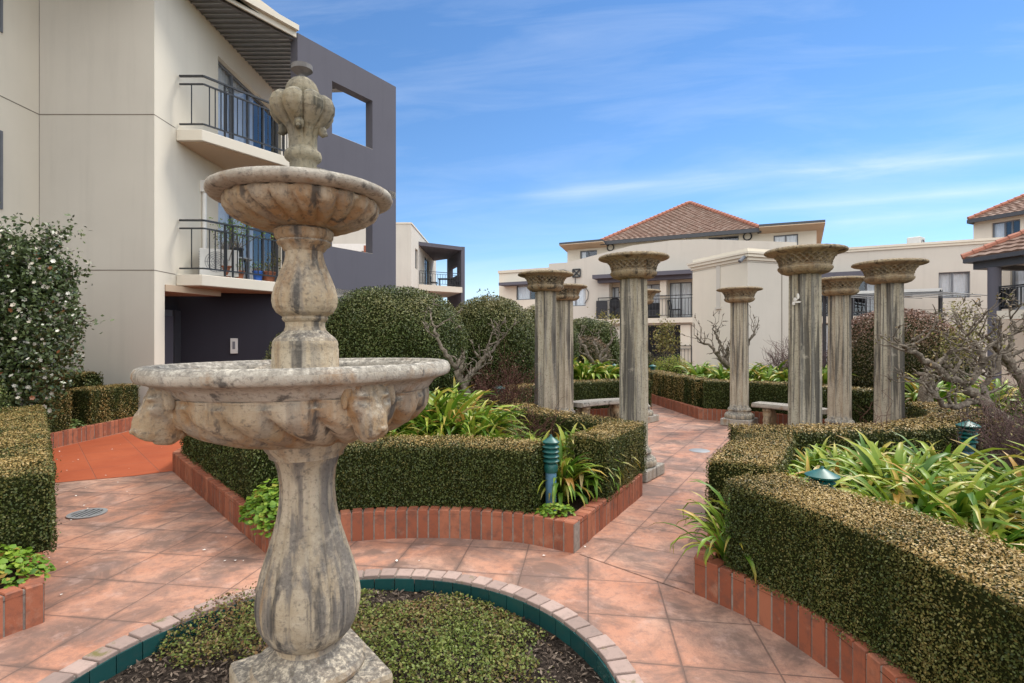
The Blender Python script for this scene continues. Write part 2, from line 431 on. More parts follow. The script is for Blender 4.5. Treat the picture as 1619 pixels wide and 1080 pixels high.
def hedge(name, label, path, width, z0, z1, density, leaf, parent=None, closed=False, dryness=.75, rnd=.05, cat='hedge', group=None, mat='box_leaf', top_dense=1.25, side_dry=.06, wob=.012):
    """clipped hedge: a lumpy solid core along a plan path with real small leaves all over it"""
    C = resample(path, .06); n = len(C)
    T = np.gradient(C, axis=0); T /= np.linalg.norm(T, axis=1, keepdims=True); Nn = np.c_[-T[:, 1], T[:, 0]]
    # cross-section (offset, z, normal) rounded at the shoulders
    hw = width / 2; prof = []
    m = 6
    for k in range(m + 1): prof.append((hw, z0 + (z1 - rnd - z0) * k / m))
    for k in range(1, 4): a = PI / 2 * k / 3; prof.append((hw - rnd + rnd * math.cos(a), z1 - rnd + rnd * math.sin(a)))
    q = [(-x, z) for x, z in prof[::-1]]
    top = [(hw - rnd - (2 * hw - 2 * rnd) * k / 5, z1) for k in range(1, 5)]
    prof = prof + top + q
    prof = np.array(prof); mm = len(prof)
    inset = .02
    ctr = np.array([0, (z0 + z1) / 2])
    pin = ctr + (prof - ctr) * np.array([(hw - inset) / hw, (z1 - z0 - inset * 2) / (z1 - z0)])
    V = np.zeros((n, mm, 3))
    V[:, :, :2] = C[:, None, :] + Nn[:, None, :] * pin[None, :, 0:1]
    V[:, :, 2] = pin[None, :, 1]
    endin = T[:, None, :] * 0
    V[0, :, :2] += T[0] * inset; V[-1, :, :2] -= T[-1] * inset
    V += (lump(V, 9)[..., None] * wob) * np.r_[1, 1, .6]
    Vb = V.reshape(-1, 3)
    idx = np.arange(n * mm).reshape(n, mm)
    F = np.stack([idx[:-1, :-1], idx[1:, :-1], idx[1:, 1:], idx[:-1, 1:]], -1).reshape(-1, 4)
    ends = []
    for e in (0, n - 1):          # close the two ends with quads across the section
        for k in range(mm // 2 - 1):
            ends.append((idx[e, k], idx[e, k + 1], idx[e, mm - 2 - k], idx[e, mm - 1 - k]))
    F = np.r_[F, np.array(ends)]
    # sample leaves
    seg = np.linalg.norm(np.diff(prof, axis=0), axis=1); per = seg.sum(); L = np.linalg.norm(np.diff(C, axis=0), axis=1).sum()
    cum = np.r_[0, np.cumsum(seg)] / per
    nl = int(L * per * density)
    def sect(u):
        k = np.clip(np.searchsorted(cum, u, side='right') - 1, 0, mm - 2); f = (u - cum[k]) / np.maximum(1e-9, cum[k + 1] - cum[k])
        p = prof[k] * (1 - f)[:, None] + prof[k + 1] * f[:, None]
        d = prof[k + 1] - prof[k]; nn = np.c_[d[:, 1], -d[:, 0]]; return p, unit(nn)
    s = rng.uniform(0, n - 1.001, nl); i = s.astype(int); f = (s - i)[:, None]
    c = C[i] * (1 - f) + C[i + 1] * f; t = T[i]; nv = Nn[i]
    p, pn = sect(rng.uniform(0, 1, nl))
    P = np.c_[c + nv * p[:, :1], p[:, 1]]; N = np.c_[nv * pn[:, :1], pn[:, 1]]
    ne = int(width * (z1 - z0) * density)
    for e, sg in ((0, -1), (n - 1, 1)):
        o = rng.uniform(-hw, hw, ne); zz = rng.uniform(z0, z1, ne)
        Pe = np.c_[C[e] + Nn[e] * o[:, None], zz]; Ne = np.tile(np.r_[T[e] * sg, 0], (ne, 1)); P = np.r_[P, Pe]; N = np.r_[N, Ne]
    dep = rng.uniform(-.022, .010, len(P)) + lump(P, 9) * wob * 1.25 + lump(P, 24, 1) * .007 + (rng.random(len(P)) < .025) * rng.uniform(.005, .035, len(P))
    hole = lump(P * np.r_[1, 1, .7], 13, 2) + .8 * lump(P, 30, 0)
    kp = (hole > -1.15) | (rng.random(len(P)) < .25); P, N, dep = P[kp], N[kp], dep[kp]
    P = P + N * dep[:, None]
    up = np.clip((N[:, 2] - .35) / .5, 0, 1)
    tone = lump(P * np.r_[1, 1, .4], 7, 2) + .8 * lump(P * np.r_[1, 1, .18], 24, 1)
    dry = np.clip(up * (dryness + .45 * tone + rng.normal(0, .3, len(P))), 0, 1)
    side = (1 - up) * np.clip(side_dry * 2.2 * (.5 + 1.1 * tone) + rng.normal(0, .12, len(P)), 0, .75)
    hi = np.clip((P[:, 2] - z1 + .10) / .10, 0, 1) * (1 - up) * rng.uniform(0, .6, len(P)) * dryness
    dry = np.clip(dry + side + hi * .6, 0, 1)
    tint = np.clip(rng.beta(2.2, 3.0, len(P)) + .16 * tone, 0, 1)
    VL, FL = leaf_quads(P, N, np.full(len(P), leaf), .6, .55)
    nb = len(Vb)
    VV = np.r_[Vb, VL]; FF = np.r_[F, FL + nb]
    tt = np.r_[np.full(nb, .3), np.repeat(tint, 4)]; dd = np.r_[np.zeros(nb), np.repeat(dry, 4)]
    mi = np.r_[np.zeros(len(F), int), np.ones(len(FL), int)]
    o = np_mesh(name, VV, FF, tt, dd, mi, ['hedge_core', mat], parent)
    if parent is None: tag(o, label, cat, group)
    return o

def shrub(name, label, c, rad, density, leaf, mat='shrub_leaf', dryness=.35, power=2.6, lumpy=.08, zmin=0, cat='shrub', group=None, shell=.10):
    """clipped rounded shrub: superellipsoid core and a deep shell of leaves"""
    root = thing(name, label, cat, (c[0], c[1], zmin), group)
    c = np.array(c, float); rad = np.array(rad, float)
    def surf(d):
        e = (np.abs(d / 1.0) ** power).sum(-1) ** (-1 / power)
        p = d * e[:, None]
        return p
    # core
    nu, nv = 36, 18
    U, Vv = np.meshgrid(np.linspace(0, 2 * PI, nu, endpoint=False), np.linspace(-PI / 2 * .9, PI / 2, nv))
    d = np.stack([np.cos(Vv) * np.cos(U), np.cos(Vv) * np.sin(U), np.sin(Vv)], -1).reshape(-1, 3)
    p = surf(d); p = p * (1 + lumpy * lump(p * rad, 2.2)[:, None]); V = c + p * rad * (1 - shell * .8 / rad.mean()); V[:, 2] = np.maximum(V[:, 2], zmin)
    idx = np.arange(nu * nv).reshape(nv, nu); nx = np.roll(idx, -1, 1)
    F = np.stack([idx[:-1], nx[:-1], nx[1:], idx[1:]], -1).reshape(-1, 4)
    area = 4 * PI * ((((rad[0] * rad[1]) ** 1.6 + (rad[0] * rad[2]) ** 1.6 + (rad[1] * rad[2]) ** 1.6) / 3) ** (1 / 1.6))
    n = int(area * density)
    d = unit(rng.normal(size=(n, 3)) / np.r_[1, 1, 1]); p = surf(d)
    nrm = unit(np.sign(p) * np.abs(p) ** (power - 1) / rad)
    p = p * (1 + lumpy * lump(p * rad, 2.2)[:, None])
    P = c + p * rad
    P = P + nrm * (rng.uniform(-shell, shell * .25, n) + (.45 * shell * lump(P, 7, 1) + .3 * shell * lump(P, 17, 0)))[:, None]
    ok = P[:, 2] > zmin; P = P[ok]; nrm = nrm[ok]; n = len(P)
    up = np.clip((nrm[:, 2] + .1) / .9, 0, 1); tone = lump(P, 4, 2) + .6 * lump(P, 11, 1)
    dry = np.clip(up * (dryness + .3 * tone) + rng.normal(0, .18, n) * (dryness > 0), 0, 1)
    tint = np.clip(rng.beta(1.6, 2.4, n) + .14 * tone, 0, 1)
    VL, FL = leaf_quads(P, nrm, np.full(n, leaf), .5, .75)
    nb = len(V)
    o = np_mesh('foliage', np.r_[V, VL], np.r_[F, FL + nb], np.r_[np.full(nb, .2), np.repeat(tint, 4)], np.r_[np.zeros(nb), np.repeat(dry, 4)],
                np.r_[np.zeros(len(F), int), np.ones(len(FL), int)], ['hedge_core', mat], root)
    return root

def strap_clump(n=60, length=.75, seed=0, dryp=.14, width=.030, zfac=1.0):
    """arching strap leaves rising from one crown; returns V,F,tint,dry in local space"""
    g = np.random.default_rng(seed); V = []; F = []; T = []; D = []
    for i in range(n):
        az = g.uniform(0, 2 * PI); L = length * g.uniform(.6, 1.15); el = R(g.uniform(46, 89)); bend = R(g.uniform(90, 190)) * (1.1 if el < 1.2 else .85)
        w = width * g.uniform(.75, 1.25); r0 = g.uniform(0, .09)
        d = np.array([math.cos(az), math.sin(az), 0]); side = np.array([-math.sin(az), math.cos(az), 0])
        p = d * r0 + np.array([0, 0, 0.0]); seg = 8; base = len(V); tw = g.normal(0, .35)
        t0 = np.clip(g.beta(2, 2), 0, 1); isdry = g.random() < dryp; tipdry = g.random() < .35
        for k in range(seg + 1):
            u = k / seg; e = el - bend * u ** 2.1
            ww = w * (1 - .25 * (1 - u) if u < .55 else max(.04, 1 - ((u - .55) / .45) ** 2.2))
            nn = np.array([-d[0] * math.sin(e), -d[1] * math.sin(e), math.cos(e)])
            sd = side * math.cos(tw * u) + nn * math.sin(tw * u)
            fold = nn * ww * .22
            V += [p - sd * ww / 2 + fold, p - fold * .3, p + sd * ww / 2 + fold]
            dr = (g.uniform(.75, 1) if isdry else 0) + (max(0, (u - .72) / .28) * .9 if tipdry else 0)
            T += [min(1, max(0, t0 + .25 * (u - .5)))] * 3; D += [min(1, dr)] * 3
            p = p + (d * math.cos(e) + np.array([0, 0, math.sin(e) * zfac])) * L / seg
        for k in range(seg):
            a = base + 3 * k
            F += [(a, a + 1, a + 4, a + 3), (a + 1, a + 2, a + 5, a + 4)]
    return np.array(V), np.array(F), T, D

STRAP_PROTO = {}
def strap_plant(kind, x, y, z, rz, sc, label, group, cat='plant'):
    if kind not in STRAP_PROTO:
        n, L, seed, dp, w = {'a': (190, .66, 1, .13, .043), 'b': (180, .60, 2, .18, .045), 'c': (200, .70, 3, .12, .041), 'far': (90, .62, 4, .14, .055), 'near': (46, .50, 5, .07, .028)}[kind]
        V, F, T, D = strap_clump(n, L, seed, dp, w)
        o = np_mesh('strap_leaved_plant', V, F, T, D, np.zeros(len(F), int), ['strap_leaf'], None, True)
        STRAP_PROTO[kind] = o
    else:
        o = STRAP_PROTO[kind].copy(); col.objects.link(o)
    o.location = (x, y, z); o.rotation_euler = (random.uniform(-.12, .12), random.uniform(-.12, .12), rz); o.scale = (sc, sc, sc * random.uniform(.9, 1.1))
    return tag(o, label, cat, group)

def branch(mb, p, d, L, r, depth, g, gn=.35, up=.12, tips=None, splits=(2, 3), taper=.62, nseg=5, sides=6):
    pts = [p]; rad = [r]; q = Vector(p); dd = Vector(d).normalized()
    for k in range(nseg):
        dd = (dd + Vector((g.normal(0, gn), g.normal(0, gn), g.normal(0, gn) + up)) * .5).normalized()
        q = q + dd * (L / nseg); pts.append(q.copy()); rad.append(r * (1 - (1 - taper) * (k + 1) / nseg) * (1 + g.uniform(-.10, .14)))
    mb.tube(pts, rad, sides if depth > 0 else max(4, sides - 2))
    if depth == 0:
        if tips is not None: tips.append((q.copy(), dd.copy()))
        return
    for i in range(int(g.integers(splits[0], splits[1] + 1))):
        k = nseg if i == 0 else int(g.integers(2, nseg + 1))
        sp = Vector((g.normal(), g.normal(), g.normal() * .6 + .25)).normalized()
        nd = (dd * (.75 if i == 0 else .45) + sp * .75).normalized()
        branch(mb, pts[k], nd, L * g.uniform(.55, .85), rad[k] * g.uniform(.62, .85), depth - 1, g, gn, up, tips, splits, taper, nseg, sides)

def bare_tree(name, label, limbs, seed, depth=3, mat='bark', gn=.4, up=.14, trunk=None, knob=True, Lf=.6, leafy=0, splits=(2, 3), slim=1):
    """pruned leafless tree; limbs: list of (points, r0, r1, child length)"""
    g = np.random.default_rng(seed)
    base = limbs[0][0][0]
    root = thing(name, label, 'tree', tuple(base)); t = MB(); b = MB(); tips = []
    for li, (pts, r0, r1, L) in enumerate(limbs):
        r0 *= slim; r1 *= slim
        P = [Vector(p) for p in pts]; fine = []; rr = []
        for k in range(len(P) - 1):
            for q in range(4):
                u = q / 4; fine.append(P[k].lerp(P[k + 1], u) + Vector((g.normal(0, 1), g.normal(0, 1), g.normal(0, 1))) * r0 * .28)
        fine.append(P[-1]); m = len(fine)
        rr = [(r0 + (r1 - r0) * k / (m - 1)) * (1 + g.uniform(-.12, .16)) for k in range(m)]
        (t if li == 0 else b).tube(fine, rr, 9)
        for k in range(3, m):
            if g.random() < .42 or k == m - 1:
                for _ in range(2 if k == m - 1 else 1):
                    d = (fine[k] - fine[k - 1]).normalized(); sp = Vector((g.normal(), g.normal(), g.normal() * .5 + .45)).normalized()
                    branch(b, fine[k], (d * .5 + sp * .8), L * g.uniform(.6, 1.1), rr[k] * .62, depth - 1, g, gn, up, tips, splits)
    if knob:
        for p, d in tips:
            for _ in range(2):
                e = (d + Vector((g.normal(0, .7), g.normal(0, .7), g.normal(.2, .5)))).normalized() * g.uniform(.05, .13); b.tube([p, p + e * .5 + Vector((0, 0, .01)), p + e], [.007, .006, .004], 4)
            r = g.uniform(.010, .020); b.tube([p - d * r, p, p + d * r * 1.2], [r * .7, r, r * .4], 6)
    t.build('trunk', mat, root, 'all'); b.build('branches', mat, root, 'all')
    if leafy:
        P = np.array([list(p) for p, d in tips for _ in range(leafy)]) + rng.normal(0, .035, (len(tips) * leafy, 3))
        V, F = leaf_quads(P, rng.normal(size=P.shape), np.full(len(P), .035), .5, .8)
        np_mesh('leaves', V, F, np.repeat(rng.beta(2, 2, len(P)), 4), np.repeat((rng.random(len(P)) < .2) * 1.0, 4), np.zeros(len(F), int), ['yellow_leaf'], root)
    return root

def twig_shrub(name, label, c, h, w, n, mat, seed, leaf=None, leafn=0, leafs=.02, rad=.005, sub=7):
    g = np.random.default_rng(seed); root = thing(name, label, 'shrub', c); mb = MB(); pts_all = []
    for i in range(n):
        az = g.uniform(0, 2 * PI); rr = w * math.sqrt(g.random()); tip = Vector((c[0] + rr * math.cos(az), c[1] + rr * math.sin(az), c[2] + h * g.uniform(.55, 1) * (1 - .35 * (rr / w) ** 2)))
        a = Vector((c[0] + g.normal(0, .06), c[1] + g.normal(0, .06), c[2])); mid = a.lerp(tip, .5) + Vector((g.normal(0, .08), g.normal(0, .08), .08)) * h
        P = [a, a.lerp(mid, .55), mid, mid.lerp(tip, .55) + Vector((g.normal(0, .03), g.normal(0, .03), 0)), tip]
        mb.tube(P, [rad, rad * .85, rad * .7, rad * .5, rad * .3], 4)
        for k in range(sub):
            u = g.uniform(.3, 1); q = a.lerp(mid, u * 2) if u < .5 else mid.lerp(tip, u * 2 - 1)
            d = Vector((g.normal(), g.normal(), abs(g.normal()) * .9 + .2)).normalized(); L = h * g.uniform(.10, .24)
            e = q + d * L; m2 = q.lerp(e, .5) + Vector((g.normal(0, .1), g.normal(0, .1), g.normal(0, .1))) * L
            mb.tube([q, m2, e], [rad * .45, rad * .35, rad * .2], 3); pts_all += [tuple(m2), tuple(e)]
    mb.build('twigs', mat, root, 'all')
    if leafn:
        P = np.array(pts_all); P = P[g.integers(0, len(P), leafn)] + g.normal(0, .02, (leafn, 3))
        V, F = leaf_quads(P, g.normal(size=P.shape), np.full(leafn, leafs), .6, .8)
        np_mesh('leaves', V, F, np.repeat(g.beta(2, 2, leafn), 4), np.repeat((g.random(leafn) < .5) * 1.0, 4), np.zeros(leafn, int), [leaf], root)
    return root

def leaf_patch(name, label, c, rx, ry, h, n, size, mat, seed, cat='plant', dry=.05, hang=0, group=None, kind=None, rot=0):
    """low mound of rounded leaves on short stems"""
    g = np.random.default_rng(seed)
    a = g.uniform(0, 2 * PI, n); r = np.sqrt(g.random(n)); x = r * np.cos(a) * rx; y = r * np.sin(a) * ry
    if rot: x, y = x * math.cos(rot) - y * math.sin(rot), x * math.sin(rot) + y * math.cos(rot)
    z = h * (1 - r ** 2) * g.uniform(.35, 1, n) + g.uniform(0, .03, n) - hang * np.clip(r - .75, 0, 1) * 4 * g.random(n)
    P = np.c_[c[0] + x, c[1] + y, c[2] + z]; N = unit(np.c_[g.normal(0, .35, n) + .3 * x / rx, g.normal(0, .35, n) + .3 * y / ry, np.ones(n)])
    # six-sided round leaves
    aa = unit(np.cross(N, g.normal(size=(n, 3)))); bb = np.cross(N, aa); s = size * g.uniform(.55, 1.25, n)
    ang = np.linspace(0, 2 * PI, 6, endpoint=False)
    ring = P[:, None] + s[:, None, None] * .5 * (aa[:, None] * np.cos(ang)[None, :, None] + bb[:, None] * np.sin(ang)[None, :, None]) + N[:, None] * (s[:, None, None] * .12 * np.cos(2 * ang)[None, :, None])
    V = ring.reshape(-1, 3); i = np.arange(n)[:, None] * 6
    F = np.concatenate([i + np.array([[0, 1, 2, 3]]), i + np.array([[0, 3, 4, 5]])], 1).reshape(-1, 4)
    t = np.repeat(np.clip(g.beta(2, 2, n) + .15 * (z / max(h, .01) - .5), 0, 1), 6); d = np.repeat((g.random(n) < dry) * g.uniform(.5, 1, n), 6)
    o = np_mesh(name, V, F, t, d, np.zeros(len(F), int), [mat])
    if kind: o['kind'] = kind
    return tag(o, label, cat, group)

def brick_run(mb, path, side, depth=.11, z0=0.0, z1=.225, pitch=.086, gap=.012):
    """soldier course of bricks along a plan line; side=+1 puts the brick depth to the left of travel"""
    P = resample(path, pitch)
    for i in range(len(P) - 1):
        a, b = P[i], P[i + 1]; t = (b - a); L = np.hypot(*t); t = t / L; nrm = np.array([-t[1], t[0]]) * side
        j = random.uniform(-.003, .003); zt = z1 + random.uniform(-.003, .004)
        a2 = a + t * gap / 2 + nrm * j; b2 = b - t * gap / 2 + nrm * j; tt = random.random()
        bv = .006
        c1 = [tuple(a2), tuple(b2), tuple(b2 + nrm * depth), tuple(a2 + nrm * depth)]
        mb.hexa(c1, z0, zt - bv, tt, 0)
        ctr = np.mean(np.array(c1), 0); c2 = [tuple(ctr + (np.array(q) - ctr) * np.array([.9, .9])) for q in c1]
        i0 = len(mb.v)
        if (c1[1][0] - c1[0][0]) * (c1[2][1] - c1[0][1]) - (c1[2][0] - c1[0][0]) * (c1[1][1] - c1[0][1]) < 0: c1 = c1[::-1]; c2 = c2[::-1]
        mb.v += [(*q, zt - bv) for q in c1] + [(*q, zt) for q in c2]; mb.t += [tt] * 8
        for k in range(4): mb.f.append((i0 + k, i0 + (k + 1) % 4, i0 + 4 + (k + 1) % 4, i0 + 4 + k)); mb.mi.append(0)
        mb.f.append((i0 + 4, i0 + 5, i0 + 6, i0 + 7)); mb.mi.append(0)
        e = .0035       # mortar a little behind the brick faces
        mb.hexa([tuple(a + nrm * e), tuple(b + nrm * e), tuple(b + nrm * (depth - e)), tuple(a + nrm * (depth - e))], z0 + .001, z1 - .012, .5, 1)
def edging(label, paths, side=1, **kw):
    mb = MB()
    for p in paths: brick_run(mb, p, side, **kw)
    o = mb.build('brick_edging', ['brick', 'mortar']); return tag(o, label, 'brick edging')

# ================================================================ SETTING
g_ = MB(); g_.quad([(-400, -200, -.3), (400, -200, -.3), (400, 900, -.3), (-400, 900, -.3)])
tag(g_.build('ground', 'grass_ground'), kind='structure')
RC = (2.854, 8.257)                 # centre of the column ring
PC = (-.77, 2.29)                   # centre of the round planter
sheet('courtyard_paving', [(-30, -5), (30, -5), (30, 60), (-30, 60)], 0.0, 'paving', hole=arc(PC, 1.31, 0, 360, 96)[:-1])
f_ = (.461, 4.0)
sheet('path', [(.50, 3.98), (1.12, 3.36), (2.1, 5.1)] + arc(RC, 2.72, 258, 430, 40) + [(3.53, 13.7), (3.45, 17), (2.6, 17), (2.7, 14)] + arc(RC, 2.72, 90, 236, 36), .004, 'paving_path')
sheet('orange_path', [(-3.9, 6.72), (-4.45, 7.6), (-5.1, 12.0), (-6.66, 12.0), (-6.72, 7.0), (-5.9, 6.25), (-5.05, 6.0), (-4.4, 6.30)], .004, 'paving_orange')

A_a = (-4.11, 6.54); A_b = (-1.775, 3.943)
A_arc = smooth_poly([A_b, (-1.331, 4.216), (-.95, 4.30), (-.551, 4.315), (-.2, 4.275), (.10, 4.20), f_], 6)
A_g = (1.33, 5.50)
BZ = .19
soilA = [A_a] + A_arc + [A_g] + arc(RC, 2.76, 233, 90, 40) + [(2.7, 14), (2.6, 18), (-3, 18), (-5.0, 12.0), (-4.45, 7.6)]
sheet('soil', soilA, BZ, 'soil')
R_arc = smooth_poly([(1.13, 3.364), (1.281, 3.162), (1.417, 2.902), (1.50, 2.64), (1.53, 2.45), (1.54, 2.0), (1.50, 1.5), (1.40, 1.0), (1.2, .4)], 6)
soilR = R_arc[::-1] + [(2.12, 5.12)] + arc(RC, 2.76, 257, 430, 44) + [(3.56, 13.7), (3.5, 17.5), (13, 17.5), (13, -1), (1.2, -1)]
sheet('soil', soilR, BZ, 'soil')
L_arc = smooth_poly([(-2.615, 3.02), (-2.70, 2.853), (-2.77, 2.6), (-2.80, 2.3), (-2.78, 1.9), (-2.7, 1.4)], 6)
L_end = (-6.55, 7.45)
soilL = L_arc + [(-2.6, .5), (-12, .5), (-12, 10.0), (-6.74, 10.0), (-6.74, 7.7), L_end]
sheet('soil', soilL, BZ, 'soil')

edging('low terracotta brick edge round the centre bed behind the fountain, curved at its front', [A_arc, [A_a, A_b], [f_, A_g], [(-4.45, 7.6), A_a], [(-5.0, 12.0), (-4.45, 7.6)]], 1)
edging('terracotta brick edge of the right foreground bed, sweeping out of the lower right corner', [R_arc[::-1], [(1.13, 3.364), (2.12, 5.12)][::-1]], -1) if False else edging('terracotta brick edge of the right foreground bed, sweeping out of the lower right corner', [R_arc[::-1], [R_arc[0], (2.12, 5.12)]], -1)
edging('terracotta brick edge of the left foreground bed under the lime green leaves', [L_arc, [L_end, L_arc[0]]], -1)
edging('terracotta brick edge along the far left bed beside the orange path', [[(-6.74, 7.5), (-6.74, 9.95)]], 1)
edging('curved brick edge round the left half of the column ring behind the grey bench', [arc(RC, 2.76, 233, 90, 50)], 1)
edging('curved brick edge round the right half of the column ring behind the second bench', [arc(RC, 2.76, 257, 431, 60)], -1)
edging('brick edge of the far right bed along the path leaving the column ring', [[RC and (RC[0] + 2.76 * math.cos(R(71)), RC[1] + 2.76 * math.sin(R(71))), (3.56, 13.7), (3.5, 17)]], -1)

# ---- round planter
pl = thing('round_planter', 'round sunken planter ring of pale bricks and teal tiles round the fountain foot', 'planter ring', (PC[0], PC[1], 0))
cb = MB(); nb_ = 76
for k in range(nb_):
    a0 = 2 * PI * (k + .05) / nb_; a1 = 2 * PI * (k + .95) / nb_; r0, r1 = 1.262, 1.372; zt = .034 + random.uniform(-.004, .004); tt = random.random(); j = random.uniform(-.004, .004)
    P = [(PC[0] + r * math.cos(a), PC[1] + r * math.sin(a)) for r, a in ((r1 + j, a0), (r1 + j, a1), (r0 + j, a1), (r0 + j, a0))]
    cb.hexa(P, -.02, zt, tt)
cb.build('brick_coping', 'coping', pl, bevel=.006)
mm_ = MB(); mm_.lathe([(1.268, -.02), (1.368, -.02), (1.368, .022), (1.268, .022), (1.268, -.02)], 96, PC, cap=False); mm_.build('mortar_bed', 'mortar', pl, True)
tw_ = MB()
for k in range(60):
    a0 = 2 * PI * (k + .02) / 60; a1 = 2 * PI * (k + .98) / 60; tt = random.random()
    am = (a0 + a1) / 2
    P = [(PC[0] + r * math.cos(a), PC[1] + r * math.sin(a)) for r, a in ((1.262, a0), (1.262, a1), (1.252, a1), (1.252, a0))]
    tw_.hexa(P, -.14, .012, tt)
tw_.build('tile_lining', 'tile', pl)
mw = MB(); mw.lathe([(1.262, -.2), (1.30, -.2), (1.30, -.01), (1.262, -.01)], 96, PC, cap=False); mw.build('grout', 'mortar', pl, True)
# mulch bed with soft mounds
mv = MB(); NR, NA = 22, 72
def mound(x, y):
    return -.078 + .05 * max(0, 1 - ((x + .1 - PC[0]) ** 2 + (y - .55 - PC[1]) ** 2) / .7) + .012 * float(lump(np.array([x, y, 0]), 7)) + .006 * float(lump(np.array([x, y, 0]), 19, 1))
for i in range(NR):
    for k in range(NA):
        q = []
        for (ii, kk) in ((i, k), (i + 1, k), (i + 1, k + 1), (i, k + 1)):
            r = 1.262 * ii / NR; a = 2 * PI * kk / NA; x = PC[0] + r * math.cos(a); y = PC[1] + r * math.sin(a); q.append((x, y, mound(x, y)))
        mv.quad(q if i else q[1:])
tag(mv.build('mulch', 'mulch', None, 'all'), kind='structure')
n = 9500
a = rng.uniform(0, 2 * PI, n); r = 1.24 * np.sqrt(rng.random(n)); X = PC[0] + r * np.cos(a); Y = PC[1] + r * np.sin(a)
Z = np.array([mound(x, y) for x, y in zip(X, Y)]) + rng.uniform(.002, .012, n)
V, F = leaf_quads(np.c_[X, Y, Z], np.tile([0, 0, 1.0], (n, 1)), rng.uniform(.012, .045, n), .32, .4)
tag(np_mesh('wood_chips', V, F, np.repeat(rng.beta(1.5, 2.5, n), 4), np.repeat((rng.random(n) < .03) * 1.0, 4), np.zeros(n, int), ['chip']), kind='stuff')
# creeping ground cover: dense green to the right of the fountain foot, browner to the left
n = 70000
X = rng.uniform(PC[0] - 1.25, PC[0] + 1.25, n); Y = rng.uniform(PC[1] - .9, PC[1] + 1.25, n)
def cover_mask(x, y):
    q = np.c_[x, y, x * 0]; e = .42 * lump(q, 5) + .45 * lump(q, 13, 1)
    right = 1.05 - (((x - (PC[0] + .36)) / .60) ** 2 + ((y - (PC[1] + .52)) / .68) ** 2)
    left = 1.05 - (((x - (PC[0] - .66)) / .60) ** 2 + ((y - (PC[1] + .84)) / .48) ** 2)
    return np.maximum(right, left) + e
mk = cover_mask(X, Y); rr = np.hypot(X - PC[0], Y - PC[1])
ok = (mk > .16 + rng.normal(0, .1, n)) & (rr < np.where(X < PC[0] - .2, 1.33, 1.235)); X, Y, mk = X[ok], Y[ok], mk[ok]; n = len(X)
top = .018 + (.040 + .09 * (X < PC[0] - .2)) * np.clip(mk, 0, 1) + .02 * lump(np.c_[X, Y, X * 0], 16, 2)
Z = np.array([mound(x, y) for x, y in zip(X, Y)]) + top * rng.uniform(.2, 1.05, n)
V, F = leaf_quads(np.c_[X, Y, Z], np.tile([0, 0, 1.0], (n, 1)), rng.uniform(.011, .022, n), .62, .65)
brown = np.clip(.26 + .45 * (X < PC[0] - .22) + .55 * lump(np.c_[X, Y, X * 0], 8, 2) + rng.normal(0, .28, n), 0, 1) * (rng.random(n) < .75)
tag(np_mesh('ground_cover', V, F, np.repeat(np.clip(rng.beta(2, 2, n) + .12 * lump(np.c_[X, Y, Z], 11, 0), 0, 1), 4), np.repeat(brown, 4), np.zeros(n, int), ['cover_leaf']), kind='stuff')

# fallen white petals and crumbs on the paving
pts = []
for k in range(34):
    x, y = rng.uniform(-6.5, -4.4), rng.uniform(6.2, 10); pts.append((x, y, .010))
for px, py in ((97, 942), (106, 891), (215, 757), (860, 880), (925, 866), (520, 640), (372, 888), (120, 785), (135, 772)): pts.append((*ground(px, py), .008))
for k in range(26): x = rng.uniform(-4.5, -.5); pts.append((x, rng.uniform(3.7, 6) if x < -2.2 else 3.85, .008))
P = np.array(pts); V, F = leaf_quads(P, np.tile([0, 0, 1.0], (len(P), 1)), np.full(len(P), .020), .75, .15)
tag(np_mesh('petals', V, F, np.repeat(rng.random(len(P)), 4), np.zeros(4 * len(P)), np.zeros(len(P), int), ['petal']), kind='stuff')

dg = thing('floor_drain', 'round slotted grey drain grate set in the left path', 'drain', (*ground(138, 813), 0))
dx, dy = ground(138, 813); d = MB(); d.lathe([(.118, .004), (.15, .004), (.15, .012), (.118, .012), (.118, .004)], 40, (dx, dy), cap=False); d.build('rim', 'grey_metal', dg, True)
d = MB()
for k in range(-2, 3):
    h = math.sqrt(max(0, .118 ** 2 - (k * .044) ** 2)); d.box(dx + k * .044 - .009, dx + k * .044 + .009, dy - h, dy + h, .003, .010)
d.build('grate', 'grey_metal', dg)
d = MB(); d.lathe([(0.001, .0035), (.119, .0035)], 40, (dx, dy)); d.build('sump', 'interior', dg)
vx, vy = ground(1106, 713); d = MB(); d.lathe([(.001, .012), (.13, .012), (.145, .006)], 32, (vx, vy)); tag(d.build('valve_cover', 'grey_metal', None, True), 'small round bluish access cover set in the path before the column ring', 'access cover')

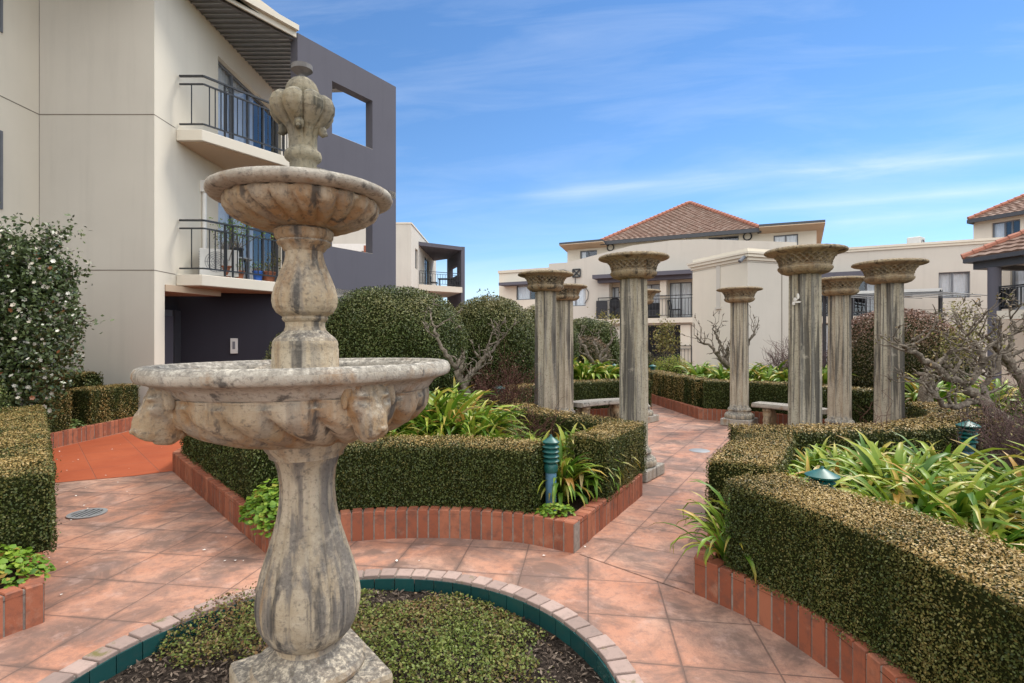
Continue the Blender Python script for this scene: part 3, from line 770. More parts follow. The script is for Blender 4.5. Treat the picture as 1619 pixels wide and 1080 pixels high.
# ================================================================ FOUNTAIN
FX, FY = -.838, 2.25
FO = (FX, FY, -.1)
ft = thing('fountain', 'weathered tiered stone fountain with carved animal heads round its large bowl', 'fountain', FO)
def gad(nf, amp, sw=0.0, z0=None, z1=None, p=1.0):
    def f(r, z, th):
        w = 1.0
        if z0 is not None:
            w = max(0, min(1, (z - z0) / (.22 * (z1 - z0)), (z1 - z) / (.22 * (z1 - z0))))
            w = math.sin(w * PI / 2)
        return r - amp * w * (1 - abs(math.sin(nf * (th + sw * (z)) / 2)) ** p) * (r / .2 if r < .2 else 1)
    return f
def gd(nf, amp, sw, r0, r1, p, wob=False):      # rounded lobes parted by grooves, along the surface normal
    def f(r, z, th):
        u = max(0, min(1, (r - r0) / (r1 - r0))); w = min(1, u / .25) * min(1, (1 - u) / .06)
        g = abs(math.sin(nf * (th + sw * (r - r0)) / 2)) ** p
        x = amp * w * (g - .6) * (.35 + .65 * u)
        if wob: x += .0022 * float(lump(np.array([r * math.cos(th), r * math.sin(th), z]), 18)) + .0014 * float(lump(np.array([r * math.cos(th), r * math.sin(th), z]), 45, 1))
        return x
    return f
b = MB(); ca, sa = math.cos(R(8.5)), math.sin(R(8.5))
# plinth turned as in the photo: its back corner points away and right
k_ = FPX * (EYE - .2255)
def plc(px, py): return ground(px, py, .2255)
L_, B_, R_ = plc(365.6, 1041), plc(555.6, 982), plc(629.6, 1060)
C_ = ((L_[0] + R_[0]) / 2, (L_[1] + R_[1]) / 2); F_ = (2 * C_[0] - B_[0], 2 * C_[1] - B_[1])
b.hexa([(FX + p[0] - C_[0], FY + p[1] - C_[1]) for p in (L_, B_, R_, F_)], -.12, .218)
b.build('plinth', 'fountain_stone', ft, bevel=.022)
b = MB(); b.lathe([(.205, .214), (.222, .225), (.226, .243), (.216, .262), (.196, .268), (.185, .274), (.168, .285), (.143, .300), (.128, .315), (.125, .335), (.132, .347)], 64, (FX, FY), sub=2); b.build('foot', 'fountain_stone', ft, True)
st_prof = [(.128, .338), (.150, .352), (.178, .385), (.198, .43), (.207, .48), (.208, .52), (.202, .57), (.190, .62), (.172, .675), (.155, .73), (.138, .785), (.124, .84), (.115, .89), (.110, .95), (.110, .99), (.115, 1.04), (.124, 1.075), (.135, 1.10)]
b = MB(); b.lathe(st_prof, 160, (FX, FY), gad(16, .0125, 0, .335, 1.10, .55), sub=4); b.build('stem', 'stem_stone', ft, 'all')
b = MB(); b.lathe([(.134, 1.095), (.146, 1.098), (.148, 1.112), (.156, 1.122), (.168, 1.140), (.172, 1.165)], 64, (FX, FY)); b.build('stem_collar', 'fountain_stone', ft, True)
bowl = [(.165, 1.160), (.215, 1.170), (.30, 1.190), (.385, 1.222), (.45, 1.262), (.492, 1.308), (.507, 1.345), (.500, 1.362), (.503, 1.372), (.515, 1.385), (.53, 1.405), (.552, 1.418), (.572, 1.424), (.590, 1.430), (.598, 1.445), (.597, 1.462), (.588, 1.477), (.570, 1.484), (.548, 1.481), (.540, 1.472), (.528, 1.470), (.512, 1.462), (.502, 1.44), (.485, 1.38), (.42, 1.33), (.25, 1.30), (.10, 1.30)]
gf = gad(18, .020, 2.2, 1.175, 1.352, .6)
def bowl_r(r, z, th):
    out = gf(r, z, th) if (r > .16 and z < 1.36 and not (r < .49 and z > 1.295 and r < .49 and z > 1.2999 and (r, z) in inner)) else r
    return out + .003 * float(lump(np.array([r * math.cos(th), r * math.sin(th), z]), 16))
inner = set()
b = MB(); b.lathe(bowl[:9], 240, (FX, FY), None, sub=5, disp=gd(20, .046, 1.6, .175, .508, .5, True)); b.build('large_bowl', 'basin_stone', ft, 'all')
def rough(a): return lambda r, z, th: r + a * float(lump(np.array([math.cos(th) * .6, math.sin(th) * .6, z]), 17)) + a * .6 * float(lump(np.array([math.cos(th) * .6, math.sin(th) * .6, z]), 48, 1))
b = MB(); b.lathe(bowl[8:], 180, (FX, FY), rough(.0028), sub=2); b.build('large_rim', 'rim_stone', ft, 'all')
b = MB(); b.lathe([(.136, 1.28), (.139, 1.30), (.139, 1.446), (.133, 1.449), (.131, 1.452), (.131, 1.535), (.128, 1.548), (.130, 1.556), (.126, 1.572), (.117, 1.585), (.098, 1.600), (.083, 1.615), (.077, 1.632), (.078, 1.650), (.086, 1.656), (.090, 1.664), (.088, 1.672), (.094, 1.680)], 72, (FX, FY), rough(.0015)); b.build('shaft_base', 'fountain_stone', ft, True)
sp_ = [(.092, 1.676), (.112, 1.690), (.126, 1.712), (.131, 1.738), (.129, 1.765), (.120, 1.798), (.107, 1.833), (.093, 1.868), (.081, 1.900), (.075, 1.928), (.074, 1.945)]
def shaft_r(r, z, th):
    w = max(0, min(1, (z - 1.69) / .03, (1.935 - z) / .03)); q = abs(math.cos(7 * th))
    return r - .0075 * w * (1 - (1 - q ** 2.5)) * 1.0
b = MB(); b.lathe(sp_, 140, (FX, FY), shaft_r, sub=4); b.build('shaft', 'fountain_stone', ft, 'all')
b = MB(); b.lathe([(.073, 1.940), (.084, 1.950), (.090, 1.962), (.102, 1.968), (.108, 1.978), (.103, 1.986), (.108, 1.990), (.115, 2.000), (.117, 2.026), (.109, 2.036)], 64, (FX, FY), rough(.001)); b.build('shaft_collar', 'fountain_stone', ft, True)
ub = [(.10, 2.032), (.15, 2.038), (.20, 2.052), (.25, 2.074), (.285, 2.100), (.302, 2.126), (.303, 2.140), (.292, 2.150)]
b = MB(); b.lathe(ub, 220, (FX, FY), None, sub=5, disp=gd(22, .030, 1.2, .12, .304, .5, True)); b.build('small_bowl', 'basin_stone', ft, 'all')
b = MB(); b.lathe([(.285, 2.147), (.310, 2.146), (.340, 2.148), (.356, 2.155), (.363, 2.168), (.358, 2.184), (.340, 2.192), (.312, 2.190), (.300, 2.172), (.26, 2.145), (.10, 2.12), (.02, 2.12)], 160, (FX, FY), rough(.0022), sub=2); b.build('small_rim', 'rim_stone', ft, 'all')
# finial: square-ish necked pedestal, ring, swelling lobes with curled leaf tips, bud and spout cap
b = MB(); b.lathe([(.085, 2.10), (.075, 2.20), (.062, 2.23), (.054, 2.26), (.053, 2.312), (.058, 2.318), (.071, 2.328), (.074, 2.343), (.069, 2.357), (.058, 2.362), (.056, 2.372)], 64, (FX, FY), lambda r, z, th: r * (1 - .05 * abs(math.sin(3 * th)) if z < 2.31 else 1) + .0012 * math.sin(19 * th + 40 * z)); b.build('finial_neck', 'finial_stone', ft, 'all')
def lobes(r, z, th):
    w = max(0, min(1, (z - 2.38) / .10)); return .032 * w * (abs(math.cos(4 * th)) ** .38 - .84) * min(1, r / .1) + .0015 * float(lump(np.array([r * math.cos(th), r * math.sin(th), z]), 40))
b = MB(); b.lathe([(.055, 2.366), (.056, 2.395), (.058, 2.43), (.066, 2.452), (.086, 2.470), (.110, 2.492), (.126, 2.518), (.128, 2.544), (.118, 2.568), (.096, 2.585), (.074, 2.590), (.058, 2.582)], 160, (FX, FY), None, sub=4, disp=lobes); b.build('finial_lobes', 'finial_stone', ft, 'all')
b = MB(); b.lathe([(.064, 2.578), (.070, 2.596), (.066, 2.618), (.056, 2.640), (.042, 2.656), (.028, 2.664), (.012, 2.667)], 96, (FX, FY), lambda r, z, th: r * (1 - .10 * (1 - abs(math.cos(4 * th)) ** .5)), sub=3); b.build('finial_bud', 'finial_stone', ft, 'all')
for k in range(4):
    th = R(-80 + 90 * k); b = MB()
    pts = [(FX + math.cos(th) * r, FY + math.sin(th) * r, z) for r, z in ((.060, 2.476), (.070, 2.460), (.078, 2.446), (.085, 2.436), (.091, 2.437), (.091, 2.446))]
    b.tube(pts, [.012, .020, .020, .016, .011, .005], 12); b.build('leaf_curl', 'finial_stone', ft, 'all')
b = MB(); b.lathe([(.016, 2.660), (.015, 2.672), (.017, 2.678), (.030, 2.688), (.039, 2.696), (.042, 2.698), (.042, 2.718), (.037, 2.719), (.035, 2.710), (.004, 2.706)], 40, (FX, FY)); b.build('spout_cap', 'lead_grey', ft, True)

def blob(mb, c, r, n=14, m=10):
    i0 = len(mb.v)
    for k in range(m + 1):
        ph = -PI / 2 + PI * k / m
        for q in range(n):
            th = 2 * PI * q / n; mb.v.append((c[0] + r[0] * math.cos(ph) * math.cos(th), c[1] + r[1] * math.cos(ph) * math.sin(th), c[2] + r[2] * math.sin(ph))); mb.t.append(.5)
    for k in range(m):
        for q in range(n): mb.f.append((i0 + k * n + q, i0 + k * n + (q + 1) % n, i0 + (k + 1) * n + (q + 1) % n, i0 + (k + 1) * n + q)); mb.mi.append(0)
# carved head: long downward face, brow, muzzle, curled mane; x = outwards
hd = MB()
B = lambda *a: blob(hd, *a)
def head_skin(nu=110, nv=90):
    i0 = len(hd.v)
    G = lambda y, z, cy, cz, sy, sz: math.exp(-((y - cy) / sy) ** 2 - ((z - cz) / sz) ** 2)
    for a in range(nv + 1):
        ph = -PI / 2 + PI * a / nv
        for k in range(nu):
            th = 2 * PI * k / nu; dx, dy, dz = math.cos(ph) * math.cos(th), math.cos(ph) * math.sin(th), math.sin(ph)
            z = -.108 + .122 * dz; low = max(0, min(1, (-.075 - z) / .10)); low = low * low * (3 - 2 * low)
            y = .084 * dy * (1 - .34 * low); x = .000 + .066 * dx + (.040 * low if dx > 0 else 0) * dx
            if dx > 0:
                d = 0; f = min(1, dx * 2.5)
                for sg in (-1, 1):
                    d += -.016 * G(y, z, sg * .043, -.076, .015, .010) + .012 * G(y, z, sg * .044, -.077, .008, .0055) + .012 * G(y, z, sg * .045, -.058, .020, .009)
                    d += -.014 * G(y, z, sg * .054, -.135, .014, .03) + .022 * G(y, z, sg * .027, -.186, .020, .024) - .012 * G(y, z, sg * .014, -.172, .006, .006) + .012 * G(y, z, sg * .060, -.100, .016, .020)
                d += .020 * G(y, z, 0, -.115, .022, .050) + .014 * G(y, z, 0, -.168, .024, .012) - .014 * G(y, z, 0, -.209, .045, .005) - .012 * G(y, z, 0, -.192, .004, .016) - .012 * G(y, z, 0, -.040, .008, .030)
                x += d * f
            hd.v.append((x, y, z)); hd.t.append(.5)
    for a in range(nv):
        for k in range(nu): hd.f.append((i0 + a * nu + k, i0 + a * nu + (k + 1) % nu, i0 + (a + 1) * nu + (k + 1) % nu, i0 + (a + 1) * nu + k)); hd.mi.append(0)
head_skin()
for s_ in (-1, 1):
    B((.004, s_ * .082, -.045), (.026, .018, .034)); B((.010, s_ * .092, -.072), (.018, .010, .034)); B((.022, s_ * .055, -.014), (.026, .026, .016))
    for (x, y, z, r) in ((-.030, .076, -.088, .026), (-.055, .070, -.120, .027), (-.022, .070, -.122, .022), (-.035, .060, -.155, .024), (-.066, .050, -.162, .027), (-.072, .075, -.075, .026), (-.050, .080, -.045, .026), (-.090, .062, -.125, .026)):
        B((x, s_ * y, z), (r * 1.15, r * .75, r))
B((-.040, 0, -.095), (.066, .062, .080)); B((-.075, 0, -.165), (.030, .046, .030)); B((-.030, 0, -.195), (.026, .030, .022))
HEAD = None
for k, phi in enumerate((24, 114, 204, 294)):
    tc = math.atan2(-FY, -FX) + R(phi); 
    if HEAD is None:
        HEAD = hd.build('carved_head', 'basin_stone', ft, 'all', local=True); o = HEAD
        rm = o.modifiers.new('fuse', 'REMESH'); rm.mode = 'VOXEL'; rm.voxel_size = .0034; rm.use_smooth_shade = True
        sm = o.modifiers.new('soften', 'SMOOTH'); sm.factor = .4; sm.iterations = 1
        tx = bpy.data.textures.new('pitting', 'CLOUDS'); tx.noise_scale = .022; tx.noise_depth = 4
        dp = o.modifiers.new('pitting', 'DISPLACE'); dp.texture = tx; dp.strength = .003; dp.mid_level = .5; dp.texture_coords = 'LOCAL'
    else:
        o = HEAD.copy(); col.objects.link(o); o.parent = ft
    o.location = (.505 * math.cos(tc), .505 * math.sin(tc), 1.440 - FO[2]); o.rotation_euler = (0, R(3), tc)
ft.rotation_euler = (0, R(-.75), 0)

# ================================================================ COLUMNS AND BENCHES
desc = {0: 'fluted stone column beside the right-hand bench, its whole base in view on the path', 1: 'fluted stone column at the back of the ring, almost hidden behind another column',
        2: 'slim far fluted column just left of the small grey bench', 3: 'fluted stone column left of the bench with a broad bowl capital, behind the red twigs',
        4: 'tall fluted column standing at the end of the centre bed hedge beside the path', 5: 'tallest fluted column, nearest the camera, with a white scar near its top',
        6: 'rightmost fluted column in front of the brown dome shrub', 7: 'fluted column between the two tall right-hand columns, farther back'}
def lattice(r, z, th):
    if 2.40 < z < 2.497 and r > .2:
        w = math.sin(PI * (z - 2.40) / .097); u = 12 * th; q = (z - 2.40) / .097 * 2 * PI
        c1 = 1 - abs(math.sin(u + q * .75)); c2 = 1 - abs(math.sin(u - q * .75))
        return r + .05 * (max(c1, c2) ** 1.8 - .40) * min(1, w * 2.2)
    return r + .003 * math.sin(31 * th) * math.sin(90 * z) * (r > .3)
def make_column():
    t = thing('column', desc[5], 'column', (0, 0, 0), 'columns of the garden ring')
    b = MB(); b.box(-.275, .275, -.275, .275, .0, .125); b.build('plinth', 'bench_stone', t, bevel=.012)
    b = MB(); b.lathe([(.235, .122), (.258, .135), (.266, .165), (.258, .20), (.235, .222), (.215, .228), (.205, .245), (.195, .258), (.198, .272), (.208, .284), (.205, .302), (.19, .318), (.165, .335)], 48); b.build('base', 'column_stone', t, True)
    b = MB(); fl = lambda r, z, th: r - .044 * abs(math.sin(5 * th)) ** .6 * max(0, min(1, (z - .34) / .05))
    b.lathe([(.170, .325), (.166, .40), (.163, 1.3), (.157, 2.31)], 160, (0, 0), fl, sub=5); b.build('shaft', 'column_stone', t, 25)
    b = MB(); b.lathe([(.150, 2.292), (.195, 2.297), (.235, 2.312), (.262, 2.337), (.272, 2.358), (.268, 2.372), (.256, 2.378), (.254, 2.388), (.262, 2.395), (.248, 2.402), (.245, 2.415), (.255, 2.45), (.275, 2.480), (.305, 2.500), (.345, 2.514), (.385, 2.522), (.405, 2.532), (.408, 2.545), (.398, 2.558), (.375, 2.566), (.34, 2.566), (.30, 2.550), (.02, 2.54)], 240, (0, 0), lattice, sub=5)
    b.build('capital', 'capital_stone', t, 'all'); return t
col0 = make_column()
for k in range(8):
    o = col0 if k == 5 else copy_tree(col0)
    az = R(53.28 + 45 * k); o.location = (2.854 + 2.386 * math.cos(az), 8.257 + 2.386 * math.sin(az), 0.006); o.rotation_euler = (0, 0, az + R((0, 40, 15, 0, 0, 20, -10, 30)[k])); o['label'] = desc[k]
# the scar of pale filler on the nearest shaft
sc_ = [x for x in col.objects if x.parent == col0 and x.name.startswith('shaft')][0]
c5 = (2.854 + 2.386 * math.cos(R(53.28 + 225)), 8.257 + 2.386 * math.sin(R(53.28 + 225)))
scv = MB(); wd = math.atan2(-c5[1], -c5[0])
for k, (da, z, w, hh) in enumerate(((-.62, 2.02, .05, .05), (-.42, 2.05, .03, .08), (-.55, 1.99, .10, .025), (-.75, 1.97, .04, .03))):
    P = []
    for q in range(9):
        an = 2 * PI * q / 9; th = wd + da + math.cos(an) * w / .15 * .5 * random.uniform(.6, 1.2); zz = z + math.sin(an) * hh * .5 * random.uniform(.6, 1.3)
        P.append((.162 * math.cos(th), .162 * math.sin(th), zz))
    i0 = len(scv.v); cc = np.mean(np.array(P), 0) * np.array([1.02, 1.02, 1]); scv.v += P + [tuple(cc)]; scv.t += [.5] * 10
    for q in range(9): scv.f.append((i0 + q, i0 + (q + 1) % 9, i0 + 9)); scv.mi.append(0)
so = scv.build('filler_patch', 'white_paint', sc_, local=True); so.rotation_euler = (0, 0, -col0.rotation_euler.z)

def make_bench(az, label):
    cx, cy = RC[0] + 2.36 * math.cos(R(az)), RC[1] + 2.36 * math.sin(R(az))
    t = thing('stone_bench', label, 'bench', (cx, cy, 0), 'benches of the column ring')
    r0, r1, h = 2.17, 2.58, 15.5
    s = MB(); n = 20
    for lo, hi, e in ((.385, .435, .0), (.435, .452, -.012), (.372, .385, -.03)):
        outer = [(RC[0] + (r1 + e) * math.cos(R(az - h + 2 * h * k / n)), RC[1] + (r1 + e) * math.sin(R(az - h + 2 * h * k / n))) for k in range(n + 1)]
        inn = [(RC[0] + (r0 - e) * math.cos(R(az - h + 2 * h * k / n)), RC[1] + (r0 - e) * math.sin(R(az - h + 2 * h * k / n))) for k in range(n + 1)]
        s.hexa(outer + inn[::-1], lo, hi)
    for k in range(46):        # moulded beading along the front edge
        a = R(az - h + 2 * h * (k + .5) / 46); p = (RC[0] + (r0 - .004) * math.cos(a), RC[1] + (r0 - .004) * math.sin(a)); s.obox(p, (-math.sin(a), math.cos(a)), .012, .008, .392, .428)
    s.build('seat', 'bench_stone', t)
    for sg in (-1, 1):
        a = R(az + sg * 9.5); p = np.array([RC[0] + 2.38 * math.cos(a), RC[1] + 2.38 * math.sin(a)]); L = MB(); d = np.array([math.cos(a), math.sin(a)])
        blob(L, (*(p - d * .08), .27), (.085, .075, .11)); blob(L, (*(p - d * .13), .15), (.06, .07, .09)); blob(L, (*(p - d * .16), .05), (.065, .08, .05)); blob(L, (*(p + d * .05), .2), (.11, .075, .17)); blob(L, (*(p + d * .1), .06), (.09, .08, .06)); blob(L, (*(p - d * .10), .34), (.08, .09, .05))
        o = L.build('carved_support', 'capital_stone', t, 'all'); rm = o.modifiers.new('fuse', 'REMESH'); rm.mode = 'VOXEL'; rm.voxel_size = .014; rm.use_smooth_shade = True
    return t
make_bench(120.8, 'curved grey stone bench on carved supports between two left-hand columns')
make_bench(30.8, 'stone bench behind the nearest column, its seat end beside the column with the visible base')

# ================================================================ HEDGES
hedge('box_hedge', 'clipped hedge along the left path, running away from the lion head behind the fountain', [(-1.93, 4.52), (-3.86, 6.70)], .44, .20, .735, 5500, .0175, side_dry=-.03)
hedge('box_hedge', 'dark curved clipped hedge across the front of the centre bed', [(PC[0] + .02 + 2.335 * math.cos(R(a)), PC[1] + 2.335 * math.sin(R(a))) for a in np.linspace(114, 65, 16)], .42, .20, .735, 9500, .0155, side_dry=-.05, dryness=.7)
hedge('box_hedge', 'short clipped hedge block along the path at the right corner of the centre bed', [(.655, 4.70), (1.245, 5.74)], .37, .20, .735, 9500, .0155, side_dry=.09)
hedge('box_stub', 'knee-low tuft of clipped box in the gap behind the green bollard light', [(.25, 4.66), (.46, 4.74)], .22, .19, .47, 6000, .016)
hedge('box_hedge', 'curved clipped hedge hugging the left columns of the ring', arc(RC, 2.99, 234, 172, 30), .44, .20, .73, 3400, .021, dryness=.85)
hedge('box_hedge', 'large brown-topped clipped hedge filling the lower right corner', smooth_poly([(1.49, 3.33), (1.62, 3.02), (1.74, 2.66), (1.82, 2.2), (1.86, 1.6), (1.83, 1.0), (1.7, .5)], 6), .47, .205, .74, 23000, .0112, dryness=.95, side_dry=.06, wob=.011, rnd=.03)
hedge('box_hedge', 'clipped hedge at the near left end of the right bed beside the path', [(1.58, 3.74), (2.34, 4.96)], .46, .20, .735, 11000, .0145, dryness=.85, side_dry=.08)
hedge('box_hedge', 'curved tan-topped hedge in front of the nearest columns behind the strap leaves', arc(RC, 2.99, 257, 306, 24), .46, .20, .73, 4200, .020, dryness=.95)
hedge('box_hedge', 'wide low tan-topped hedge right of the rightmost column under the bare branches', arc(RC, 3.12, 311, 347, 20), .70, .20, .72, 3200, .022, dryness=1.0)
hedge('box_hedge', 'wide clipped hedge at the left edge of the photo beside the left path', [(-3.18, 3.30), (-6.35, 6.90)], .58, .20, .735, 9000, .0155, dryness=.6, side_dry=.03)
hedge('box_hedge', 'short hedge block beyond the left hedge, left of a dark gap in the row', [(-7.02, 7.35), (-7.02, 8.33)], .46, .20, .79, 3000, .022, side_dry=.3)
hedge('box_hedge', 'hedge block under the building corner, right of the dark gap in the row', [(-7.02, 8.70), (-7.02, 9.85)], .46, .20, .80, 3000, .022, side_dry=.3)
hedge('box_hedge', 'dark curved hedge behind the left-hand bench', arc(RC, 3.02, 166, 90, 30), .46, .20, .78, 2600, .024, side_dry=-.05)
hedge('box_hedge', 'dark curved hedge behind the right-hand bench', arc(RC, 3.02, 69, 8, 30), .46, .20, .79, 2600, .024, side_dry=-.05)
hedge('box_hedge', 'tan hedge along the path leaving the back of the column ring', [(4.05, 11.25), (3.82, 13.6), (3.75, 16.5)], .46, .20, .79, 2200, .027, dryness=.8, side_dry=.42)
hedge('box_hedge', 'far left hedge along the path behind the tall column at the back', [(2.48, 11.3), (2.40, 14.0)], .44, .20, .78, 1600, .028)
hedge('box_hedge', 'low dark far hedge before the balcony building at the end of the path', [(3.9, 18.4), (7.2, 18.4)], .6, .0, .62, 900, .036)
hedge('box_hedge', 'low shaggy hedge against the front of the pale corner building on the left', [(-9.6, 9.5), (-7.35, 9.5)], .5, .2, 1.03, 1800, .03, rnd=.12, wob=.04)

# tall clipped shrubs behind the centre bed; dryness also paints light on their tops
shrub('clipped_shrub', 'big rounded clipped shrub directly right of the fountain shaft', (-2.02, 9.4, 1.42), (1.25, 1.0, 1.06), 4200, .033, zmin=.19, power=2.55, dryness=.3)
shrub('clipped_shrub', 'second rounded clipped shrub behind the big one, left of the columns', (-.42, 11.5, 1.42), (.98, .9, 1.08), 3000, .036, zmin=.19, power=2.5, dryness=.55)
shrub('clipped_shrub', 'third rounded clipped shrub half hidden behind the left columns', (.82, 13.6, 1.40), (.86, .85, 1.05), 2200, .04, zmin=.19, power=2.5, dryness=.6)
shrub('clipped_shrub', 'flat-topped clipped shrub behind the left columns below the balcony', (2.35, 16.6, 1.15), (.95, .8, 1.08), 1500, .05, zmin=.0, power=3.6)
shrub('clipped_shrub', 'low brown-green dome shrub behind the small bare tree left of the tall column', (2.0, 14.6, .85), (.72, .7, .86), 1800, .04, 'dome_leaf', .45, zmin=.19, power=2.2)
shrub('clipped_shrub', 'low olive dome shrub seen just right of the tall centre column', (3.75, 17.6, .6), (.95, .7, 1.0), 1400, .045, 'dome_leaf', .1, zmin=.0, power=2.2)
shrub('clipped_shrub', 'great brown-topped dome shrub behind the two rightmost columns', (8.02, 11.2, 1.0), (1.22, 1.1, 1.20), 3400, .034, 'dome_leaf', 1.0, zmin=.19, power=2.5)
shrub('clipped_shrub', 'small dark green clipped shrub behind the left hedge near the building door', (-3.75, 10.0, .9), (.7, .8, .9), 1800, .036, zmin=.19)
shrub('round_bush', 'small grey-green bush at the left edge beside the white flowered shrub', (-6.55, 6.35, .75), (.42, .42, .42), 4200, .028, 'shrub_leaf', .2, zmin=.19, lumpy=.12, shell=.14)
shrub('round_bush', 'low feathery green bush on the bed left of the far path', (4.55, 15.3, .55), (.62, .5, .55), 2200, .035, 'lime_leaf', .5, zmin=.1, lumpy=.15, shell=.2)
shrub('round_bush', 'dark low bush under the bare twigs left of the columns', (-.55, 7.9, .35), (.75, .55, .42), 2400, .03, 'shrub_leaf', .2, zmin=.19, lumpy=.2, shell=.2)

# camellia with white flowers at the left edge
cam = thing('flowering_shrub', 'tall dense leafy shrub covered in white flowers at the left edge', 'shrub', (-7.15, 7.5, .19))
g = np.random.default_rng(21); t = MB(); pts = []
t.tube([(-7.15, 7.5, .15), (-7.1, 7.48, .8), (-7.2, 7.5, 1.6), (-7.15, 7.5, 2.5)], [.05, .045, .035, .02], 8)
for k in range(84):
    z0 = g.uniform(.4, 2.55); az = g.uniform(0, 2 * PI); L = g.uniform(.4, .80) * (1 - .25 * abs(z0 - 1.9)); e = Vector((-6.98 + L * 1.12 * math.cos(az), 7.5 + L * .8 * math.sin(az), min(3.15, z0 + g.uniform(.05, .75)))); a = Vector((-7.15, 7.5, z0)); m = a.lerp(e, .5) + Vector((0, 0, .08))
    t.tube([a, m, e], [.018, .012, .005], 5)
    for q in range(36):
        u = g.uniform(.35, 1.1); p = (a.lerp(m, u * 2) if u < .5 else m.lerp(e, u * 2 - 1)); pts.append(tuple(p + Vector((g.normal(0, .085), g.normal(0, .085), g.normal(0, .075)))))
t.build('branches', 'bark', cam, 'all')
P = np.array(pts)
P = np.r_[P, P + g.normal(0, .055, P.shape), P + g.normal(0, .055, P.shape), P + g.normal(0, .06, P.shape), P + g.normal(0, .06, P.shape), P + g.normal(0, .07, P.shape), P + g.normal(0, .07, P.shape)]
U3 = unit(g.normal(size=(17000, 3))) * (g.random((17000, 1)) ** .28); U3 = U3 * (1 + .13 * lump(U3 * 3, 1.6, 2)[:, None])
P = np.r_[P, np.array([-7.08, 7.5, 1.75]) + U3 * np.array([1.02, .85, 1.38])]
gap = lump(P, 4.2, 1) + .5 * lump(P, 10, 2); keep = (gap > -.95) & (P[:, 2] > .3); P = P[keep]; n = len(P)
V, F = leaf_quads(P, g.normal(size=P.shape) + np.r_[0, -.2, .6], np.full(n, .060), .55, .5)
np_mesh('leaves', V, F, np.repeat(np.clip(g.beta(1.5, 2.4, n) + .1 * lump(P, 6), 0, 1), 4), np.zeros(4 * n), np.zeros(n, int), ['camellia_leaf'], cam)
sel = g.choice(n, 950, replace=False); fv = []; ff = []; ftint = []
for i in sel:
    c = P[i] + np.array([.04, -.06, .03]); ctr = unit(np.array([g.normal(.2, .5), -1 + g.normal(0, .4), .5 + g.normal(0, .4)])); a = unit(np.cross(ctr, g.normal(size=3))); b2 = np.cross(ctr, a); tt = 1.0 if g.random() < .10 else g.uniform(0, .65); s = g.uniform(.020, .036)
    for k in range(6):
        th = 2 * PI * k / 6; d = a * math.cos(th) + b2 * math.sin(th); e = -a * math.sin(th) + b2 * math.cos(th); j = len(fv)
        fv += [c, c + d * s * .6 + e * s * .42 + ctr * s * .25, c + d * s * 1.1 + ctr * s * .35, c + d * s * .6 - e * s * .42 + ctr * s * .25]; ff.append((j, j + 1, j + 2, j + 3)); ftint += [tt] * 4
np_mesh('flowers', np.array(fv), np.array(ff), ftint, np.ones(len(fv)), np.zeros(len(ff), int), ['camellia_leaf'], cam)

# ================================================================ PLANTS IN THE BEDS
LA = 'green and yellow strap-leaved clump massed behind the front hedge of the centre bed'
for i, (x, y, s) in enumerate(((-1.25, 5.25, .95), (-.92, 5.22, 1.0), (-.6, 5.25, 1.0), (-.28, 5.22, .95), (-1.1, 5.55, 1.15), (-.75, 5.6, 1.25), (-.42, 5.55, 1.15), (-.1, 5.5, .95), (-.95, 5.95, 1.35), (-.6, 5.98, 1.35), (-.3, 5.9, 1.15), (-1.4, 5.65, 1.15), (-1.3, 6.1, 1.3), (.08, 5.3, .8), (-1.6, 5.35, 1.0), (-.75, 6.35, 1.3))):
    strap_plant('abc'[i % 3], x, y, .19 + .12 * max(0, y - 5.2), random.uniform(0, 6), s, LA, 'strap-leaved plants of the centre bed')
for i, (x, y, s) in enumerate(((.50, 5.15, 1.0), (.78, 5.45, .9), (.44, 4.72, .85), (.22, 4.98, .95), (.62, 5.0, .9))):
    strap_plant('abc'[i % 3], x, y, .19, random.uniform(0, 6), s, 'strap-leaved clump beside the green bollard light in the centre bed', 'strap-leaved plants by the bollard light')
LR = 'broad strap-leaved clump with yellowing tips massed in the right foreground bed'
for i, (x, y, s) in enumerate(((2.36, 3.66, .85), (2.2, 4.05, .8), (2.45, 4.1, .85), (3.6, 3.3, 1.0), (3.9, 3.6, 1.0), (2.62, 3.75, 1.0), (2.95, 3.95, 1.0), (2.42, 3.30, .9), (2.75, 3.35, 1.0), (3.1, 3.5, 1.0), (2.55, 2.92, .95), (2.9, 3.0, 1.0), (3.3, 3.15, 1.0), (2.65, 2.5, .9), (3.0, 2.6, 1.0), (2.75, 4.25, .9), (3.3, 4.2, .95), (3.55, 3.7, 1.0), (2.6, 4.6, .8), (3.05, 4.65, .8), (3.4, 2.75, 1.0), (2.75, 2.1, .9))):
    strap_plant('bca'[i % 3], x, y, .18, random.uniform(0, 6), s * (1.12 if y > 3.2 else .86), LR, 'strap-leaved plants of the right bed')
strap_plant('near', 1.36, 3.36, .20, 1.0, 1.0, 'green strap-leaved clump spilling over the brick corner at the end of the large hedge', None)
strap_plant('near', 1.50, 3.52, .20, 2.6, 1.1, 'green strap-leaved clump wedged between the two right-hand hedges', None)
LF = 'small yellow-green strap-leaved clump round the little bare tree behind the bench'
for i, (x, y) in enumerate(((1.2, 11.9), (1.6, 11.75), (2.0, 11.9), (1.4, 12.4), (1.85, 12.4), (2.3, 12.3), (1.0, 12.6))):
    strap_plant('far', x, y, .5, random.uniform(0, 6), 1.25, LF, 'strap-leaved plants behind the left bench')
LG = 'small yellow-green strap-leaved clump in front of the pale corner tower'
